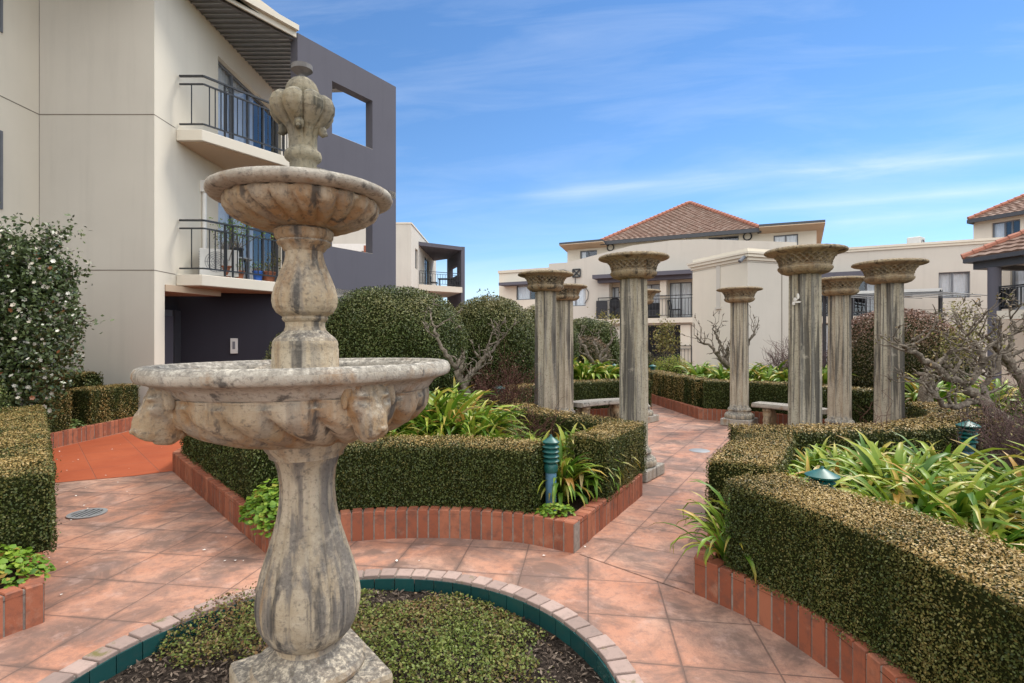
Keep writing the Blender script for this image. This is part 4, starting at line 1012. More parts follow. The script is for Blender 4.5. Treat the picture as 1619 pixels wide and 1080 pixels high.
for i, (x, y) in enumerate(((4.6, 11.75), (5.0, 11.6), (5.4, 11.5), (5.8, 11.3), (4.8, 12.3), (5.3, 12.2), (5.8, 12.0), (6.2, 11.6), (4.5, 12.9), (6.5, 11.2))):
    strap_plant('far', x, y, .46, random.uniform(0, 6), 1.2, LG, 'strap-leaved plants behind the right bench')
LH = 'yellow-green strap-leaved clump under the gnarled branches at the right edge'
for i, (x, y) in enumerate(((6.3, 8.2), (6.8, 8.5), (7.3, 8.6), (6.6, 7.6), (7.1, 7.9), (7.7, 8.0))):
    strap_plant('far', x, y, .4, random.uniform(0, 6), 1.15, LH, 'strap-leaved plants under the gnarled tree')
for i, (x, y) in enumerate(((5.6, 19.3), (6.1, 19.2), (6.6, 19.4))):
    strap_plant('far', x, y, .1, random.uniform(0, 6), 1.25, 'far green strap-leaved clump by the balcony building', 'far strap-leaved plants')

leaf_patch('leafy_plant', 'lime green round-leaved plant tumbling over the brick corner at the left edge', (-3.02, 3.08, .21), .32, .30, .17, 760, .038, 'lime_leaf', 5, dry=.08, hang=.06)
leaf_patch('leafy_plant', 'bright green round-leaved plant on the left brick corner of the centre bed', (-1.86, 4.26, .22), .42, .24, .24, 950, .044, 'lime_leaf', 6, dry=.04, hang=.10, rot=2.3)
leaf_patch('leafy_plant', 'small lime green leafy tuft on the brick corner below the bollard light', (.34, 4.22, .22), .16, .10, .07, 200, .036, 'lime_leaf', 8, dry=.06)
leaf_patch('leafy_plant', 'dark green leafy plant beneath the right-hand bollard light', (4.1, 4.5, .2), .45, .5, .3, 650, .06, 'shrub_leaf', 9, dry=.05)
leaf_patch('leafy_plant', 'dark leafy tuft in the gap between the far left hedge blocks', (-6.92, 8.5, .2), .16, .2, .14, 120, .06, 'shrub_leaf', 10)
leaf_patch('leaf_litter', None, (-.5, 4.72, .20), 1.15, .16, .05, 700, .03, 'chip', 11, kind='stuff') if False else None
n = 900
a_ = rng.uniform(64, 114, n); rr_ = rng.uniform(2.5, 2.75, n); P = np.c_[PC[0] + rr_ * np.cos(np.radians(a_)), PC[1] + rr_ * np.sin(np.radians(a_)), rng.uniform(.60, .70, n)]

def bollard(x, y, z, label, h=.62, flat=False):
    t = thing('bollard_light', label, 'garden light', (x, y, z), 'green garden lights')
    b = MB(); b.lathe([(.045, z), (.045, z + h * .55)], 20, (x, y)); b.build('post', 'blue_post', t, True)
    b = MB(); z1 = z + h * .55
    b.lathe([(.050, z1), (.056, z1 + .01), (.056, z1 + .06), (.05, z1 + .07), (.042, z1 + .075), (.042, z1 + h * .36), (.02, z1 + h * .38)], 24, (x, y)); b.build('lamp_body', 'green_enamel', t, True)
    for k in range(4):
        zz = z1 + .095 + k * .038; b = MB(); w = .068 if not flat else .075
        b.lathe([(.04, zz + .012), (w, zz - .006), (w + .002, zz), (.045, zz + .022)], 28, (x, y)); b.build('louvre', 'green_enamel', t, True)
    zz = z1 + .095 + 4 * .038; b = MB(); w = .066 if not flat else .098
    b.lathe([(.035, zz - .005), (w, zz - .008), (w + .003, zz + .004), (w * .5, zz + .030), (.012, zz + .046), (.008, zz + .06)], 28, (x, y)); b.build('cap', 'green_enamel', t, True)
x, y = at(871, 745, 4.42)[:2]
bollard(x, y, .16, 'green louvred bollard light on a blue post in the gap of the front hedge', .62)
x, y, z = at(1300, 752, 3.45); bollard(x, y, z - .55, 'teal bollard light with only its flat cap showing behind the large hedge', .55, True)
x, y, z = at(1531, 668, 5.3); bollard(x, y, z - .62, 'weathered bollard light among dark leaves at the right edge', .62, True)
x, y, z = at(1500, 623, 8.2); bollard(x, y, z - .55, 'far teal bollard light under the gnarled tree limbs', .55, True)
x, y, z = at(971, 580, 13.2); bollard(x, y, z - .55, 'tiny far bollard light beside the small bare tree behind the bench', .6)
x, y, z = at(790, 614, 8.6); bollard(x, y, z - .55, 'teal lamp cap half hidden by the plants left of the columns', .55, True)
x, y, z = at(1032, 582, 14.6); bollard(x, y, z - .5, 'far round-topped garden light behind the tall centre column', .55, True)

# ---- bare trees
def P_(px, py, Y): return at(px, py, Y)
bare_tree('bare_tree', 'small pruned bare tree with a forked trunk behind the large fountain bowl', [
    ([P_(742, 640, 7.0), P_(733, 606, 7.0), P_(722, 585, 7.0)], .050, .042, .2),
    ([P_(722, 585, 7.0), P_(706, 560, 6.9), P_(694, 540, 6.9), P_(688, 520, 6.9)], .034, .016, .24),
    ([P_(733, 606, 7.0), P_(750, 585, 7.1), P_(766, 566, 7.1), P_(772, 545, 7.1)], .036, .018, .26),
    ([P_(766, 566, 7.1), P_(780, 552, 7.2), P_(790, 540, 7.2)], .022, .012, .22)], 31, 2, gn=.32)
bare_tree('bare_tree', 'little bare tree with a goblet of branches behind the left-hand bench', [
    ([P_(940, 600, 12.5), P_(941, 583, 12.5), P_(943, 574, 12.5)], .085, .07, .3),
    ([P_(941, 580, 12.5), P_(930, 562, 12.4), P_(922, 545, 12.4), P_(915, 535, 12.4)], .05, .022, .24),
    ([P_(943, 576, 12.5), P_(950, 560, 12.6), P_(962, 548, 12.6), P_(968, 535, 12.6)], .05, .022, .24),
    ([P_(943, 576, 12.5), P_(944, 556, 12.3), P_(938, 540, 12.3)], .045, .022, .24)], 32, 2, gn=.3, splits=(1, 2))
bare_tree('bare_tree', 'crooked bare tree spreading either side of the column with the visible base', [
    ([P_(1162, 600, 12.3), P_(1152, 580, 12.3), P_(1140, 566, 12.3)], .075, .05, .3),
    ([P_(1150, 578, 12.3), P_(1132, 560, 12.2), P_(1122, 545, 12.2), P_(1108, 540, 12.2)], .045, .02, .36),
    ([P_(1145, 570, 12.3), P_(1143, 550, 12.4), P_(1132, 530, 12.4), P_(1126, 520, 12.4)], .035, .016, .3),
    ([P_(1155, 582, 12.3), P_(1172, 560, 12.4), P_(1184, 543, 12.4), P_(1192, 525, 12.4)], .042, .018, .34)], 33, 2, gn=.34)
bare_tree('bare_tree', 'gnarled grey tree with long twisted bare limbs at the right edge', [
    ([P_(1600, 672, 6.1), P_(1572, 652, 6.1), P_(1545, 632, 6.1), P_(1525, 612, 6.1)], .085, .062, .2),
    ([P_(1525, 612, 6.1), P_(1500, 598, 6.0), P_(1480, 578, 6.0), P_(1458, 568, 5.95), P_(1440, 556, 5.9), P_(1428, 548, 5.9)], .055, .022, .30),
    ([P_(1540, 630, 6.1), P_(1515, 645, 6.0), P_(1492, 640, 5.95), P_(1475, 622, 5.9), P_(1468, 606, 5.9)], .045, .024, .22),
    ([P_(1525, 612, 6.1), P_(1545, 590, 6.2), P_(1552, 568, 6.2), P_(1545, 545, 6.2), P_(1530, 530, 6.2)], .05, .022, .32),
    ([P_(1560, 640, 6.15), P_(1556, 610, 6.4), P_(1575, 585, 6.4), P_(1580, 560, 6.4)], .05, .025, .34),
    ([P_(1480, 578, 6.0), P_(1498, 560, 6.05), P_(1520, 552, 6.05)], .03, .014, .26)], 34, 2, gn=.42, Lf=.5, leafy=3, slim=.82)
bare_tree('bare_tree', 'second gnarled bare tree leaning in at the far right edge', [
    ([P_(1640, 640, 7.2), P_(1612, 600, 7.2), P_(1595, 575, 7.2), P_(1585, 560, 7.2)], .09, .05, .3),
    ([P_(1595, 575, 7.2), P_(1575, 548, 7.1), P_(1560, 535, 7.1), P_(1548, 528, 7.1)], .045, .02, .36),
    ([P_(1590, 565, 7.2), P_(1600, 545, 7.2), P_(1606, 520, 7.3), P_(1598, 505, 7.3)], .045, .02, .36)], 35, 2, gn=.40, leafy=3, slim=.82)
bare_tree('tree_stump', 'thick stubby pollarded trunk beside the dome shrub behind the gnarled tree', [
    ([P_(1462, 660, 7.6), P_(1464, 620, 7.6), P_(1466, 596, 7.6)], .10, .085, .18),
    ([P_(1466, 600, 7.6), P_(1472, 590, 7.6), P_(1476, 582, 7.6)], .06, .03, .25)], 36, 1)
# leafy yellow-green shrubs
def loose(name, label, base, spots, seed, mat='yellow_leaf', leaf=.05, n=260, r=.2):
    g = np.random.default_rng(seed); root = thing(name, label, 'shrub', base); t = MB(); P = []
    for s in spots:
        a = Vector(base); e = Vector(s); m = a.lerp(e, .55) + Vector((g.normal(0, .06), g.normal(0, .06), .05)); t.tube([a, m, e], [.022, .014, .006], 6)
        for k in range(7):
            q = m.lerp(e, g.uniform(.2, 1)); f = q + Vector((g.normal(0, r * .8), g.normal(0, r * .8), g.normal(.05, r * .6))); t.tube([q, f], [.007, .003], 4)
        P.append(np.array(s) + g.normal(0, r, (n, 3)) * np.r_[1, 1, .85])
    t.build('stems', 'bark', root, 'all'); P = np.concatenate(P); P = P[lump(P, 7, 1) > -.5]; n = len(P)
    V, F = leaf_quads(P, g.normal(size=P.shape) + np.r_[0, 0, .5], np.full(n, leaf), .5, .5)
    np_mesh('leaves', V, F, np.repeat(g.beta(2, 2, n), 4), np.repeat(np.clip(g.normal(.15, .3, n), 0, 1), 4), np.zeros(n, int), [mat], root); return root
b0 = at(1520, 620, 9.4); loose('leafy_shrub', 'tall loose yellow-green shrub rising behind the gnarled tree in front of the right wing', (b0[0], b0[1], .2), [at(1520, 492, 9.4), at(1530, 520, 9.4), at(1508, 535, 9.3), at(1545, 530, 9.5), at(1498, 560, 9.3), at(1522, 555, 9.2)], 41, n=230, r=.13)
b0 = at(1053, 600, 18.8); loose('leafy_shrub', 'small upright yellow-green shrub before the ground floor of the balcony building', (b0[0], b0[1], .0), [at(1053, 518, 18.8), at(1048, 535, 18.8), at(1060, 540, 18.8), at(1052, 550, 18.8)], 42, n=240, r=.2, leaf=.09)
b0 = at(962, 560, 20); loose('leafy_shrub', 'small bronze-leaved shrub top showing behind the flat-topped shrub', (b0[0], b0[1], .0), [at(952, 503, 20), at(965, 512, 20), at(972, 507, 20)], 43, n=120, r=.2, leaf=.09)
b0 = at(770, 520, 15); loose('tree_tip', 'thin leafy sprigs poking up behind the second clipped shrub', (b0[0], b0[1], .0), [at(762, 468, 15), at(772, 467, 15)], 44, 'shrub_leaf', .07, 26, .10)
# twiggy winter shrubs
x, y = at(790, 640, 7.6)[:2]; twig_shrub('twiggy_shrub', 'bare brown twiggy shrub between the clipped shrubs and the left columns', (x, y, .2), 1.35, .62, 90, 'twig_red', 51, 'dome_leaf', 900, .024, .005)
x, y = at(1258, 640, 12.0)[:2]; twig_shrub('twiggy_shrub', 'mauve leafless twiggy shrub against the pale corner tower', (x, y, .2), 1.75, .72, 110, 'twig_mauve', 52, None, 0, rad=.009)
x, y = at(1650, 700, 4.3)[:2]; twig_shrub('twiggy_shrub', 'dense dark red twiggy shrub cut by the right edge of the photo', (x, y, .2), 1.25, .50, 85, 'twig_mauve', 53, 'dome_leaf', 700, .018, .005, 9)
x, y = at(846, 700, 5.3)[:2]; twig_shrub('twiggy_shrub', 'thin red bare twigs standing behind the bollard light', (x, y, .2), .98, .34, 20, 'twig_red', 54, None, 0, rad=.004, sub=9)
x, y = at(1058, 590, 16.8)[:2]; twig_shrub('twiggy_shrub', 'low mauve twiggy shrub in the far bed right of the tall column', (x, y, .1), .95, .85, 90, 'twig_mauve', 55, None, 0, rad=.010)
x, y = at(1392, 690, 5.3)[:2]; twig_shrub('twiggy_shrub', 'tiny bare seedling sprouting from the hedge before the rightmost column', (x, y, .55), .55, .10, 5, 'twig_red', 56, None, 0, rad=.004, sub=5)
x, y = at(1335, 640, 12.5)[:2]; twig_shrub('twiggy_shrub', 'thin bare twiggy shrub showing between the two right-hand columns', (x, y, .2), 1.6, .5, 40, 'twig_mauve', 57, None, 0, rad=.009)
x, y = at(1560, 690, 5.5)[:2]; twig_shrub('twiggy_shrub', 'tangle of thin brown stems behind the right-hand bollard light', (x, y, .2), .85, .55, 60, 'twig_mauve', 58, 'shrub_leaf', 300, .03, rad=.004)

# ================================================================ BUILDINGS
class Facade:
    """a vertical plane through a surveyed point, u = direction to the right along it; s runs along u"""
    def __init__(f, px0, Y0, u):
        f.o = np.array([kx(px0) * Y0, Y0]); u = np.array(u, float); f.u = u / np.hypot(*u); f.n = np.array([f.u[1], -f.u[0]])
        if f.n @ (-f.o) < 0: f.n = -f.n
    def s(f, px):
        k = kx(px); return (k * f.o[1] - f.o[0]) / (f.u[0] - k * f.u[1])
    def z(f, px, py):
        Y = f.o[1] + f.u[1] * f.s(px); return EYE - (py - CY) / FPX * Y
    def p(f, s, z, out=0.0):
        q = f.o + f.u * s + f.n * out; return (q[0], q[1], z)
    def pq(f, s, out=0.0): return tuple((f.o + f.u * s + f.n * out))
    def box(f, mb, s0, s1, o0, o1, z0, z1, mi=0): mb.hexa([f.pq(s0, o0), f.pq(s1, o0), f.pq(s1, o1), f.pq(s0, o1)], z0, z1, .5, mi)
    def wall(f, mb, s0, s1, z0, z1, holes=(), th=.22, joints=()):
        S = sorted({s0, s1, *[h[0] for h in holes], *[h[1] for h in holes]}); Z = sorted({z0, z1, *[h[2] for h in holes], *[h[3] for h in holes]})
        S = [s for s in S if s0 <= s <= s1]; Z = [z for z in Z if z0 <= z <= z1]
        def solid(i, j):
            if i < 0 or j < 0 or i >= len(S) - 1 or j >= len(Z) - 1: return False
            a, b = (S[i] + S[i + 1]) / 2, (Z[j] + Z[j + 1]) / 2
            return not any(h[0] < a < h[1] and h[2] < b < h[3] for h in holes)
        for i in range(len(S) - 1):
            for j in range(len(Z) - 1):
                if not solid(i, j): continue
                a, b, c, d = S[i], S[i + 1], Z[j], Z[j + 1]
                mb.quad([f.p(a, c), f.p(b, c), f.p(b, d), f.p(a, d)]); mb.quad([f.p(b, c, -th), f.p(a, c, -th), f.p(a, d, -th), f.p(b, d, -th)])
                if not solid(i - 1, j): mb.quad([f.p(a, c, -th), f.p(a, c), f.p(a, d), f.p(a, d, -th)])
                if not solid(i + 1, j): mb.quad([f.p(b, c), f.p(b, c, -th), f.p(b, d, -th), f.p(b, d)])
                if not solid(i, j - 1): mb.quad([f.p(a, c, -th), f.p(b, c, -th), f.p(b, c), f.p(a, c)])
                if not solid(i, j + 1): mb.quad([f.p(a, d), f.p(b, d), f.p(b, d, -th), f.p(a, d, -th)])
    def window(f, root, s0, s1, z0, z1, mull=(.5,), recess=.10, fr=.05, curtain=(0, 1), name='window', dark=False, depth=.5):
        w = MB(); a, b = -recess - .05, -recess
        f.box(w, s0, s1, a, b, z0, z0 + fr); f.box(w, s0, s1, a, b, z1 - fr, z1); f.box(w, s0, s0 + fr, a, b, z0 + fr, z1 - fr); f.box(w, s1 - fr, s1, a, b, z0 + fr, z1 - fr)
        for m in mull: c = s0 + (s1 - s0) * m; f.box(w, c - fr * .6, c + fr * .6, a, b + .008, z0 + fr, z1 - fr)
        fo = w.build(name, 'grey_frame', root)
        g = MB(); g.quad([f.p(s0 + fr, z0 + fr, -recess - .025), f.p(s1 - fr, z0 + fr, -recess - .025), f.p(s1 - fr, z1 - fr, -recess - .025), f.p(s0 + fr, z1 - fr, -recess - .025)])
        g.build('pane', 'glass', fo)
        if curtain:
            c = MB(); L = (s1 - s0); c0, c1 = s0 + L * curtain[0], s0 + L * curtain[1]; n = max(8, int((c1 - c0) / .035)); 
            for i in range(n):
                q = [(c0 + (c1 - c0) * k / n, -recess - .10 - .025 * math.sin(k * 1.25) - .012 * math.sin(k * .37)) for k in (i, i + 1)]
                c.quad([f.p(q[0][0], z0 + .02, q[0][1]), f.p(q[1][0], z0 + .02, q[1][1]), f.p(q[1][0], z1 - .02, q[1][1]), f.p(q[0][0], z1 - .02, q[0][1])])
            c.build('curtain', 'curtain', fo, 'all')
        r = MB(); e = .01      # dark room box behind the glass
        r.quad([f.p(s0 - e, z0 - e, -depth), f.p(s1 + e, z0 - e, -depth), f.p(s1 + e, z1 + e, -depth), f.p(s0 - e, z1 + e, -depth)])
        r.quad([f.p(s0 - e, z0 - e, -depth), f.p(s0 - e, z0 - e, -.2), f.p(s0 - e, z1 + e, -.2), f.p(s0 - e, z1 + e, -depth)]); r.quad([f.p(s1 + e, z0 - e, -depth), f.p(s1 + e, z0 - e, -.2), f.p(s1 + e, z1 + e, -.2), f.p(s1 + e, z1 + e, -depth)])
        r.quad([f.p(s0 - e, z1 + e, -depth), f.p(s1 + e, z1 + e, -depth), f.p(s1 + e, z1 + e, -.2), f.p(s0 - e, z1 + e, -.2)]); r.quad([f.p(s0 - e, z0 - e, -depth), f.p(s1 + e, z0 - e, -depth), f.p(s1 + e, z0 - e, -.2), f.p(s0 - e, z0 - e, -.2)])
        r.build('room', 'interior', fo); return fo
def railing(root, pts, z, h=1.05, gap=.13, t=.016, top=(.045, .05), posts=True, mat='black_metal', second=.16, motif=()):
    mb = MB()
    for a, b in zip(pts[:-1], pts[1:]):
        a = np.array(a); b = np.array(b); L = np.hypot(*(b - a)); P = lambda u, zz: (*(a + (b - a) * u), zz)
        mb.bar(P(0, z + h), P(1, z + h), top[0], top[1] * .7); mb.bar(P(0, z + h - second), P(1, z + h - second), .03); mb.bar(P(0, z + .13), P(1, z + .13), .03)
        n = max(1, int(L / gap))
        for k in range(1, n): mb.bar(P(k / n, z + .13), P(k / n, z + h - second), t)
        if posts: mb.bar(P(0, z), P(0, z + h), .035)
        if posts: mb.bar(P(1, z), P(1, z + h), .035)
        for u in motif:
            w = .085 / L
            mb.bar(P(u - w, z), P(u - w, z + h), .032); mb.bar(P(u + w, z), P(u + w, z + h), .032)
            mb.bar(P(u - w, z + h - second), P(u + w, z + h), .014); mb.bar(P(u + w, z + h - second), P(u - w, z + h), .014)
    return mb.build('railing', mat, root)
def tile_roof(root, quads, mat='roof_tile', rows=16, tw=.32, lip=.035):
    """stepped courses of tiles on each roof plane given as (eave left, eave right, top right, top left)"""
    mb = MB()
    for a, b, c, d in quads:
        a, b, c, d = map(Vector, (a, b, c, d)); nrm = (b - a).cross(d - a).normalized()
        if nrm.z < 0: nrm = -nrm
        for k in range(rows):
            u0, u1 = k / rows, (k + 1) / rows
            p0, p1 = a.lerp(d, u0), b.lerp(c, u0); q0, q1 = a.lerp(d, u1), b.lerp(c, u1); n = max(1, int((p1 - p0).length / tw))
            for i in range(n):
                for h0, h1, e0, e1 in ((i / n, (i + .5) / n, 0, .028), ((i + .5) / n, (i + 1) / n, .028, 0)):
                    P = [p0.lerp(p1, h0) + nrm * (lip + e0), p0.lerp(p1, h1) + nrm * (lip + e1), q0.lerp(q1, h1) + nrm * e1, q0.lerp(q1, h0) + nrm * e0]
                    tt = random.random(); mb.quad(P, tt); mb.quad([p0.lerp(p1, h0) - nrm * .01, p0.lerp(p1, h1) - nrm * .01, P[1], P[0]], tt)
    return mb.build('roof', mat, root)

# ---------------- left apartment block
ZS1, ZS2, ZR = 2.9, 5.78, 8.62
XW = -6.67
lb = thing('apartment_building', 'three-storey cream rendered apartment block with balconies and a dark screen wall on the left', 'building', (XW, 10.07, 0))
FF = Facade(153, 10.07, (1, 0)); FS = Facade(244, 10.07, (0, 1)); FL = Facade(62, 10.07, (0, -1))
HT = 12.5
w = MB(); w.quad([(-8.81, 10.066, 0), (XW + .001, 10.066, 0), (XW + .001, 10.066, HT), (-8.81, 10.066, HT)]); 
w.build('front_wall', 'cream_grey', lb)  # greyer cream than the side wall; its shaded tone is put into the colour
fs = lambda px: FS.s(px)
DY0, DY1 = 12.26 - 10.07, 15.6 - 10.07
w = MB(); FS.wall(w, 0, 9.5, ZS1 - .24, ZR + 1.2, [(DY0, DY1, ZS1, 5.25), (DY0, DY1, ZS2, 8.06)], .25)
FS.wall(w, 0, .30, 0, ZS1 - .24, [], .25); FS.wall(w, 5.4, 9.5, 0, ZS1 - .24, [], .3)
w.build('side_wall', 'cream_pale', lb)
w = MB(); w.quad([(-8.81, -4, 0), (-8.81, 10.07, 0), (-8.81, 10.07, HT), (-8.81, -4, HT)]); w.build('return_wall', 'cream_pale', lb)
w = MB()
for z in (ZS1, ZS2 + .02):       # expansion joints, a thin proud dark bead
    w.box(-8.80, XW + .004, 10.061, 10.075, z - .008, z + .008); w.box(XW - .01, XW + .004, 10.066, 10.70, z - .008, z + .008); w.box(-8.815, -8.806, 2.0, 10.07, z - .008, z + .008)
w.box(-8.816, -8.804, 10.06, 10.075, 0, HT)
w.build('render_joint', 'joint', lb)
for (z0, z1) in ((3.85, 5.2), (6.9, 8.4)):
    w = MB(); w.box(-8.83, -8.79, 7.4, 9.33, z0, z1); o = w.build('window', 'grey_frame', lb); w = MB(); w.box(-8.79, -8.785, 7.46, 9.27, z0 + .06, z1 - .06); w.build('pane', 'interior', o)
def line(t): return (-6.15 + .64 * t, 10.71 + t)
TE = 1.80                      # where the angled balcony edge meets the screen wall
for zt, nm in ((ZS1, 'lower'), (ZS2, 'upper')):
    w = MB(); poly = [(XW + .005, 10.72), line(0), line(TE + 2.7), (XW + .005, 10.71 + TE + 2.7 + .6)]
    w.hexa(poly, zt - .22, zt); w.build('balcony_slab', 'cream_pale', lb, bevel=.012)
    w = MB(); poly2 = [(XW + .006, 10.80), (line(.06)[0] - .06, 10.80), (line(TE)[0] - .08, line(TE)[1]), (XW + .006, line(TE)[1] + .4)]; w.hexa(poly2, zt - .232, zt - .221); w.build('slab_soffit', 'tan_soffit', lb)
    railing(lb, [(XW + .03, 10.79), (line(.06)[0] - .05, 10.79)], zt, 1.09, .16, .016, posts=False)
    railing(lb, [(line(.06)[0] - .05, 10.79), (line(TE - .05)[0] - .06, line(TE - .05)[1])], zt, 1.09, .115, .017, posts=False, motif=(.26, .86))
# dropped soffit above the entry
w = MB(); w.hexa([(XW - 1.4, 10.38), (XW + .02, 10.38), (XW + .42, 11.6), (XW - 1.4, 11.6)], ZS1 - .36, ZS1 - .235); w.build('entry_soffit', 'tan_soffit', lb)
# sliding doors (their heads follow the raking roof on the top floor)
for z0, z1 in ((ZS1, 5.25), (ZS2, 8.06)):
    FS.window(lb, DY0, DY1, z0 + .01, z1, (.25, .5, .75), .12, .06, (0, .62), 'sliding_door', depth=1.2)
# roof soffit with ribs, fascia and raking top wall
w = MB(); lo_ = lambda t: (line(t)[0] - .12, line(t)[1] + .08)
poly = [(XW + .003, 8.8), lo_(-1.9), lo_(TE + .1), lo_(TE + 2.6), (XW + .003, 15.4)]
w.hexa(poly, ZR, ZR + .05); FX0 = XW + .006
for k in range(31):
    y = 9.3 + k * .19
    t = (y - 10.71); xe = -6.15 + .64 * min(t, TE + 2.6) - .20
    if xe > FX0 + .05: w.box(FX0, xe, y, y + .03, ZR - .035, ZR - .001, .5, 1)
w.build('soffit', ['soffit_rib', 'grey_metal'], lb)
w = MB(); a, b = line(-2.2), line(TE - .02); d = np.array([.64, 1.0]) / math.hypot(.64, 1); n_ = np.array([d[1], -d[0]])
w.hexa([a, b, tuple(np.array(b) + n_ * .04), tuple(np.array(a) + n_ * .04)], ZR - .03, ZR + .20); w.hexa([tuple(np.array(a) + n_ * .045), tuple(np.array(b) + n_ * .045), tuple(np.array(b) + n_ * .14), tuple(np.array(a) + n_ * .14)], ZR + .10, ZR + .22)
w.build('fascia', 'cream_pale', lb)
w = MB(); c = [(a[0] - .5, a[1] + .35), (b[0] - .2, b[1] + .3)]
w.v += [(a[0] - .1, a[1], ZR + .2), (b[0] - .1, b[1], ZR + .2), (b[0] - .12, b[1] + .02, ZR + .34), (a[0] - .15, a[1], ZR + 1.15), (a[0] - .9, a[1] + .4, ZR + .2), (b[0] - .9, b[1] + .4, ZR + .2), (b[0] - .9, b[1] + .4, ZR + .34), (a[0] - .9, a[1] + .4, ZR + 1.15)]
w.t += [.5] * 8
for f in ((0, 1, 2, 3), (5, 4, 7, 6), (3, 2, 6, 7), (1, 5, 6, 2), (4, 0, 3, 7)): w.f.append(f); w.mi.append(0)
w.build('raking_parapet', 'cream', lb)
# dark screen wall with two openings
P0 = line(TE + .03); FD = Facade.__new__(Facade); FD.o = np.array(P0); FD.u = d; FD.n = n_
sl = lambda px: FD.s(px)
S1 = sl(626); ops = [(sl(525), sl(589), 6.72, 8.02), (sl(525), sl(589), 3.92, 5.22)]
w = MB(); FD.wall(w, 0, S1, 0, 8.74, ops, .26); w.build('screen_wall', 'screen_grey', lb)
w = MB()
for o_ in ops:
    FD.box(w, o_[0], o_[1] , -.262, .0, o_[2] - .0, o_[2] + .004)
w.build('opening_sill', 'cream_pale', lb)
# dark entry recess: rear wall, door, intercom
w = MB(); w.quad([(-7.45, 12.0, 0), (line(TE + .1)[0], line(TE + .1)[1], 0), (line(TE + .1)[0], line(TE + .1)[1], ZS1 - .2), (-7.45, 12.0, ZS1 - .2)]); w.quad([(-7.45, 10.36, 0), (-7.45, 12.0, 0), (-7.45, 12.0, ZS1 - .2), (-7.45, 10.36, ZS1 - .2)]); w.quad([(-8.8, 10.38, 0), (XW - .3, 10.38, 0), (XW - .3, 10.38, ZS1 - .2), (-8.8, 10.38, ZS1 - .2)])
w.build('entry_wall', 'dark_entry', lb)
w = MB()
w.box(-7.44, -7.38, 11.02, 11.96, 0.05, 2.25); dr = w.build('entry_door', 'grey_frame', lb); w = MB(); w.box(-7.38, -7.36, 11.12, 11.74, .15, 2.12); w.build('door_leaf', 'screen_grey', dr); w = MB(); w.box(-7.38, -7.33, 11.74, 11.96, .05, 2.25); w.build('jamb', 'gutter', dr)
q = Facade.__new__(Facade); e0 = np.array([-7.45, 12.0]); e1 = np.array(line(TE + .1)); q.o = e0; q.u = (e1 - e0) / np.hypot(*(e1 - e0)); q.n = np.array([q.u[1], -q.u[0]])
sa_, sb_ = q.s(365), q.s(376.5); w = MB(); q.box(w, sa_, sb_, .002, .05, q.z(370, 559), q.z(370, 535)); ip = w.build('intercom_panel', 'plastic_white', lb, bevel=.006); w = MB(); q.box(w, sa_ + .045, sb_ - .05, .05, .056, q.z(370, 552), q.z(370, 540)); w.build('screen', 'grey_frame', ip)
w = MB(); w.tube([(XW + .05, 11.63, ZS1), (XW + .05, 11.63, 5.0)], .045, 12); w.box(XW, XW + .12, 11.55, 11.71, 4.78, 5.02); w.build('downpipe', 'white_paint', lb)

# things on the lower balcony
def ac_unit(x, y, z, label, rz):
    t = thing('air_conditioner', label, 'air conditioner', (x, y, z), 'air conditioners on the balcony'); ux = (math.cos(rz), math.sin(rz))
    b = MB(); b.obox((x, y), ux, .36, .15, z + .04, z + .60); b.obox((x + ux[0] * .25, y + ux[1] * .25), ux, .03, .15, z, z + .04); b.obox((x - ux[0] * .25, y - ux[1] * .25), ux, .03, .15, z, z + .04); b.build('casing', 'plastic_white', t, bevel=.012)
    nx = (ux[1], -ux[0]); c = Vector((x + nx[0] * .155 + ux[0] * -.05, y + nx[1] * .155 + ux[1] * -.05, z + .33)); b = MB()
    for r in (.21, .17, .13, .09, .05): b.tube([c + Vector((ux[0], ux[1], 0)) * r * math.cos(2 * PI * k / 24) + Vector((0, 0, 1)) * r * math.sin(2 * PI * k / 24) for k in range(25)], .0045, 5, cap=False)
    for k in range(8): a = 2 * PI * k / 8; b.tube([c, c + (Vector((ux[0], ux[1], 0)) * math.cos(a) + Vector((0, 0, 1)) * math.sin(a)) * .21], .0035, 4)
    b.build('fan_grille', 'grey_frame', t)
    b = MB()
    for k in range(9): b.obox((x - ux[0] * .365, y - ux[1] * .365), (ux[1], -ux[0]), .13, .004, z + .10 + k * .052, z + .125 + k * .052)
    b.build('side_louvre', 'grey_frame', t)
ac_unit(-6.18, 11.42, ZS1, 'white air conditioner with a round fan grille on the lower left balcony', R(25))
def pot(x, y, z, r, h, mat, label, fol=None, n=200, fr=.2, fh=.4, seed=1, leaf=.05):
    t = thing('potted_plant', label, 'potted plant', (x, y, z)); b = MB(); b.lathe([(r * .7, z), (r * .95, z + h * .85), (r * 1.06, z + h * .86), (r * 1.06, z + h), (r * .9, z + h), (r * .85, z + h * .9), (.01, z + h * .9)], 20, (x, y)); b.build('pot', mat, t, True)
    g = np.random.default_rng(seed); s = MB(); tips = []
    for k in range(7):
        e = Vector((x + g.normal(0, fr * .8), y + g.normal(0, fr * .8), z + h + fh * g.uniform(.5, 1.1))); s.tube([(x, y, z + h * .85), tuple(Vector((x, y, z + h)).lerp(e, .5)), tuple(e)], [.010, .007, .003], 5); tips.append(tuple(e))
    s.build('stems', 'bark', t)
    P = np.array(tips)[g.integers(0, 7, n)] + g.normal(0, fr * .45, (n, 3)); V, F = leaf_quads(P, g.normal(size=P.shape) + np.r_[0, 0, .6], np.full(n, leaf), .45, .5); np_mesh('foliage', V, F, np.repeat(g.beta(2, 2, n), 4), np.repeat((g.random(n) < .1) * 1., 4), np.zeros(n, int), [fol], t)
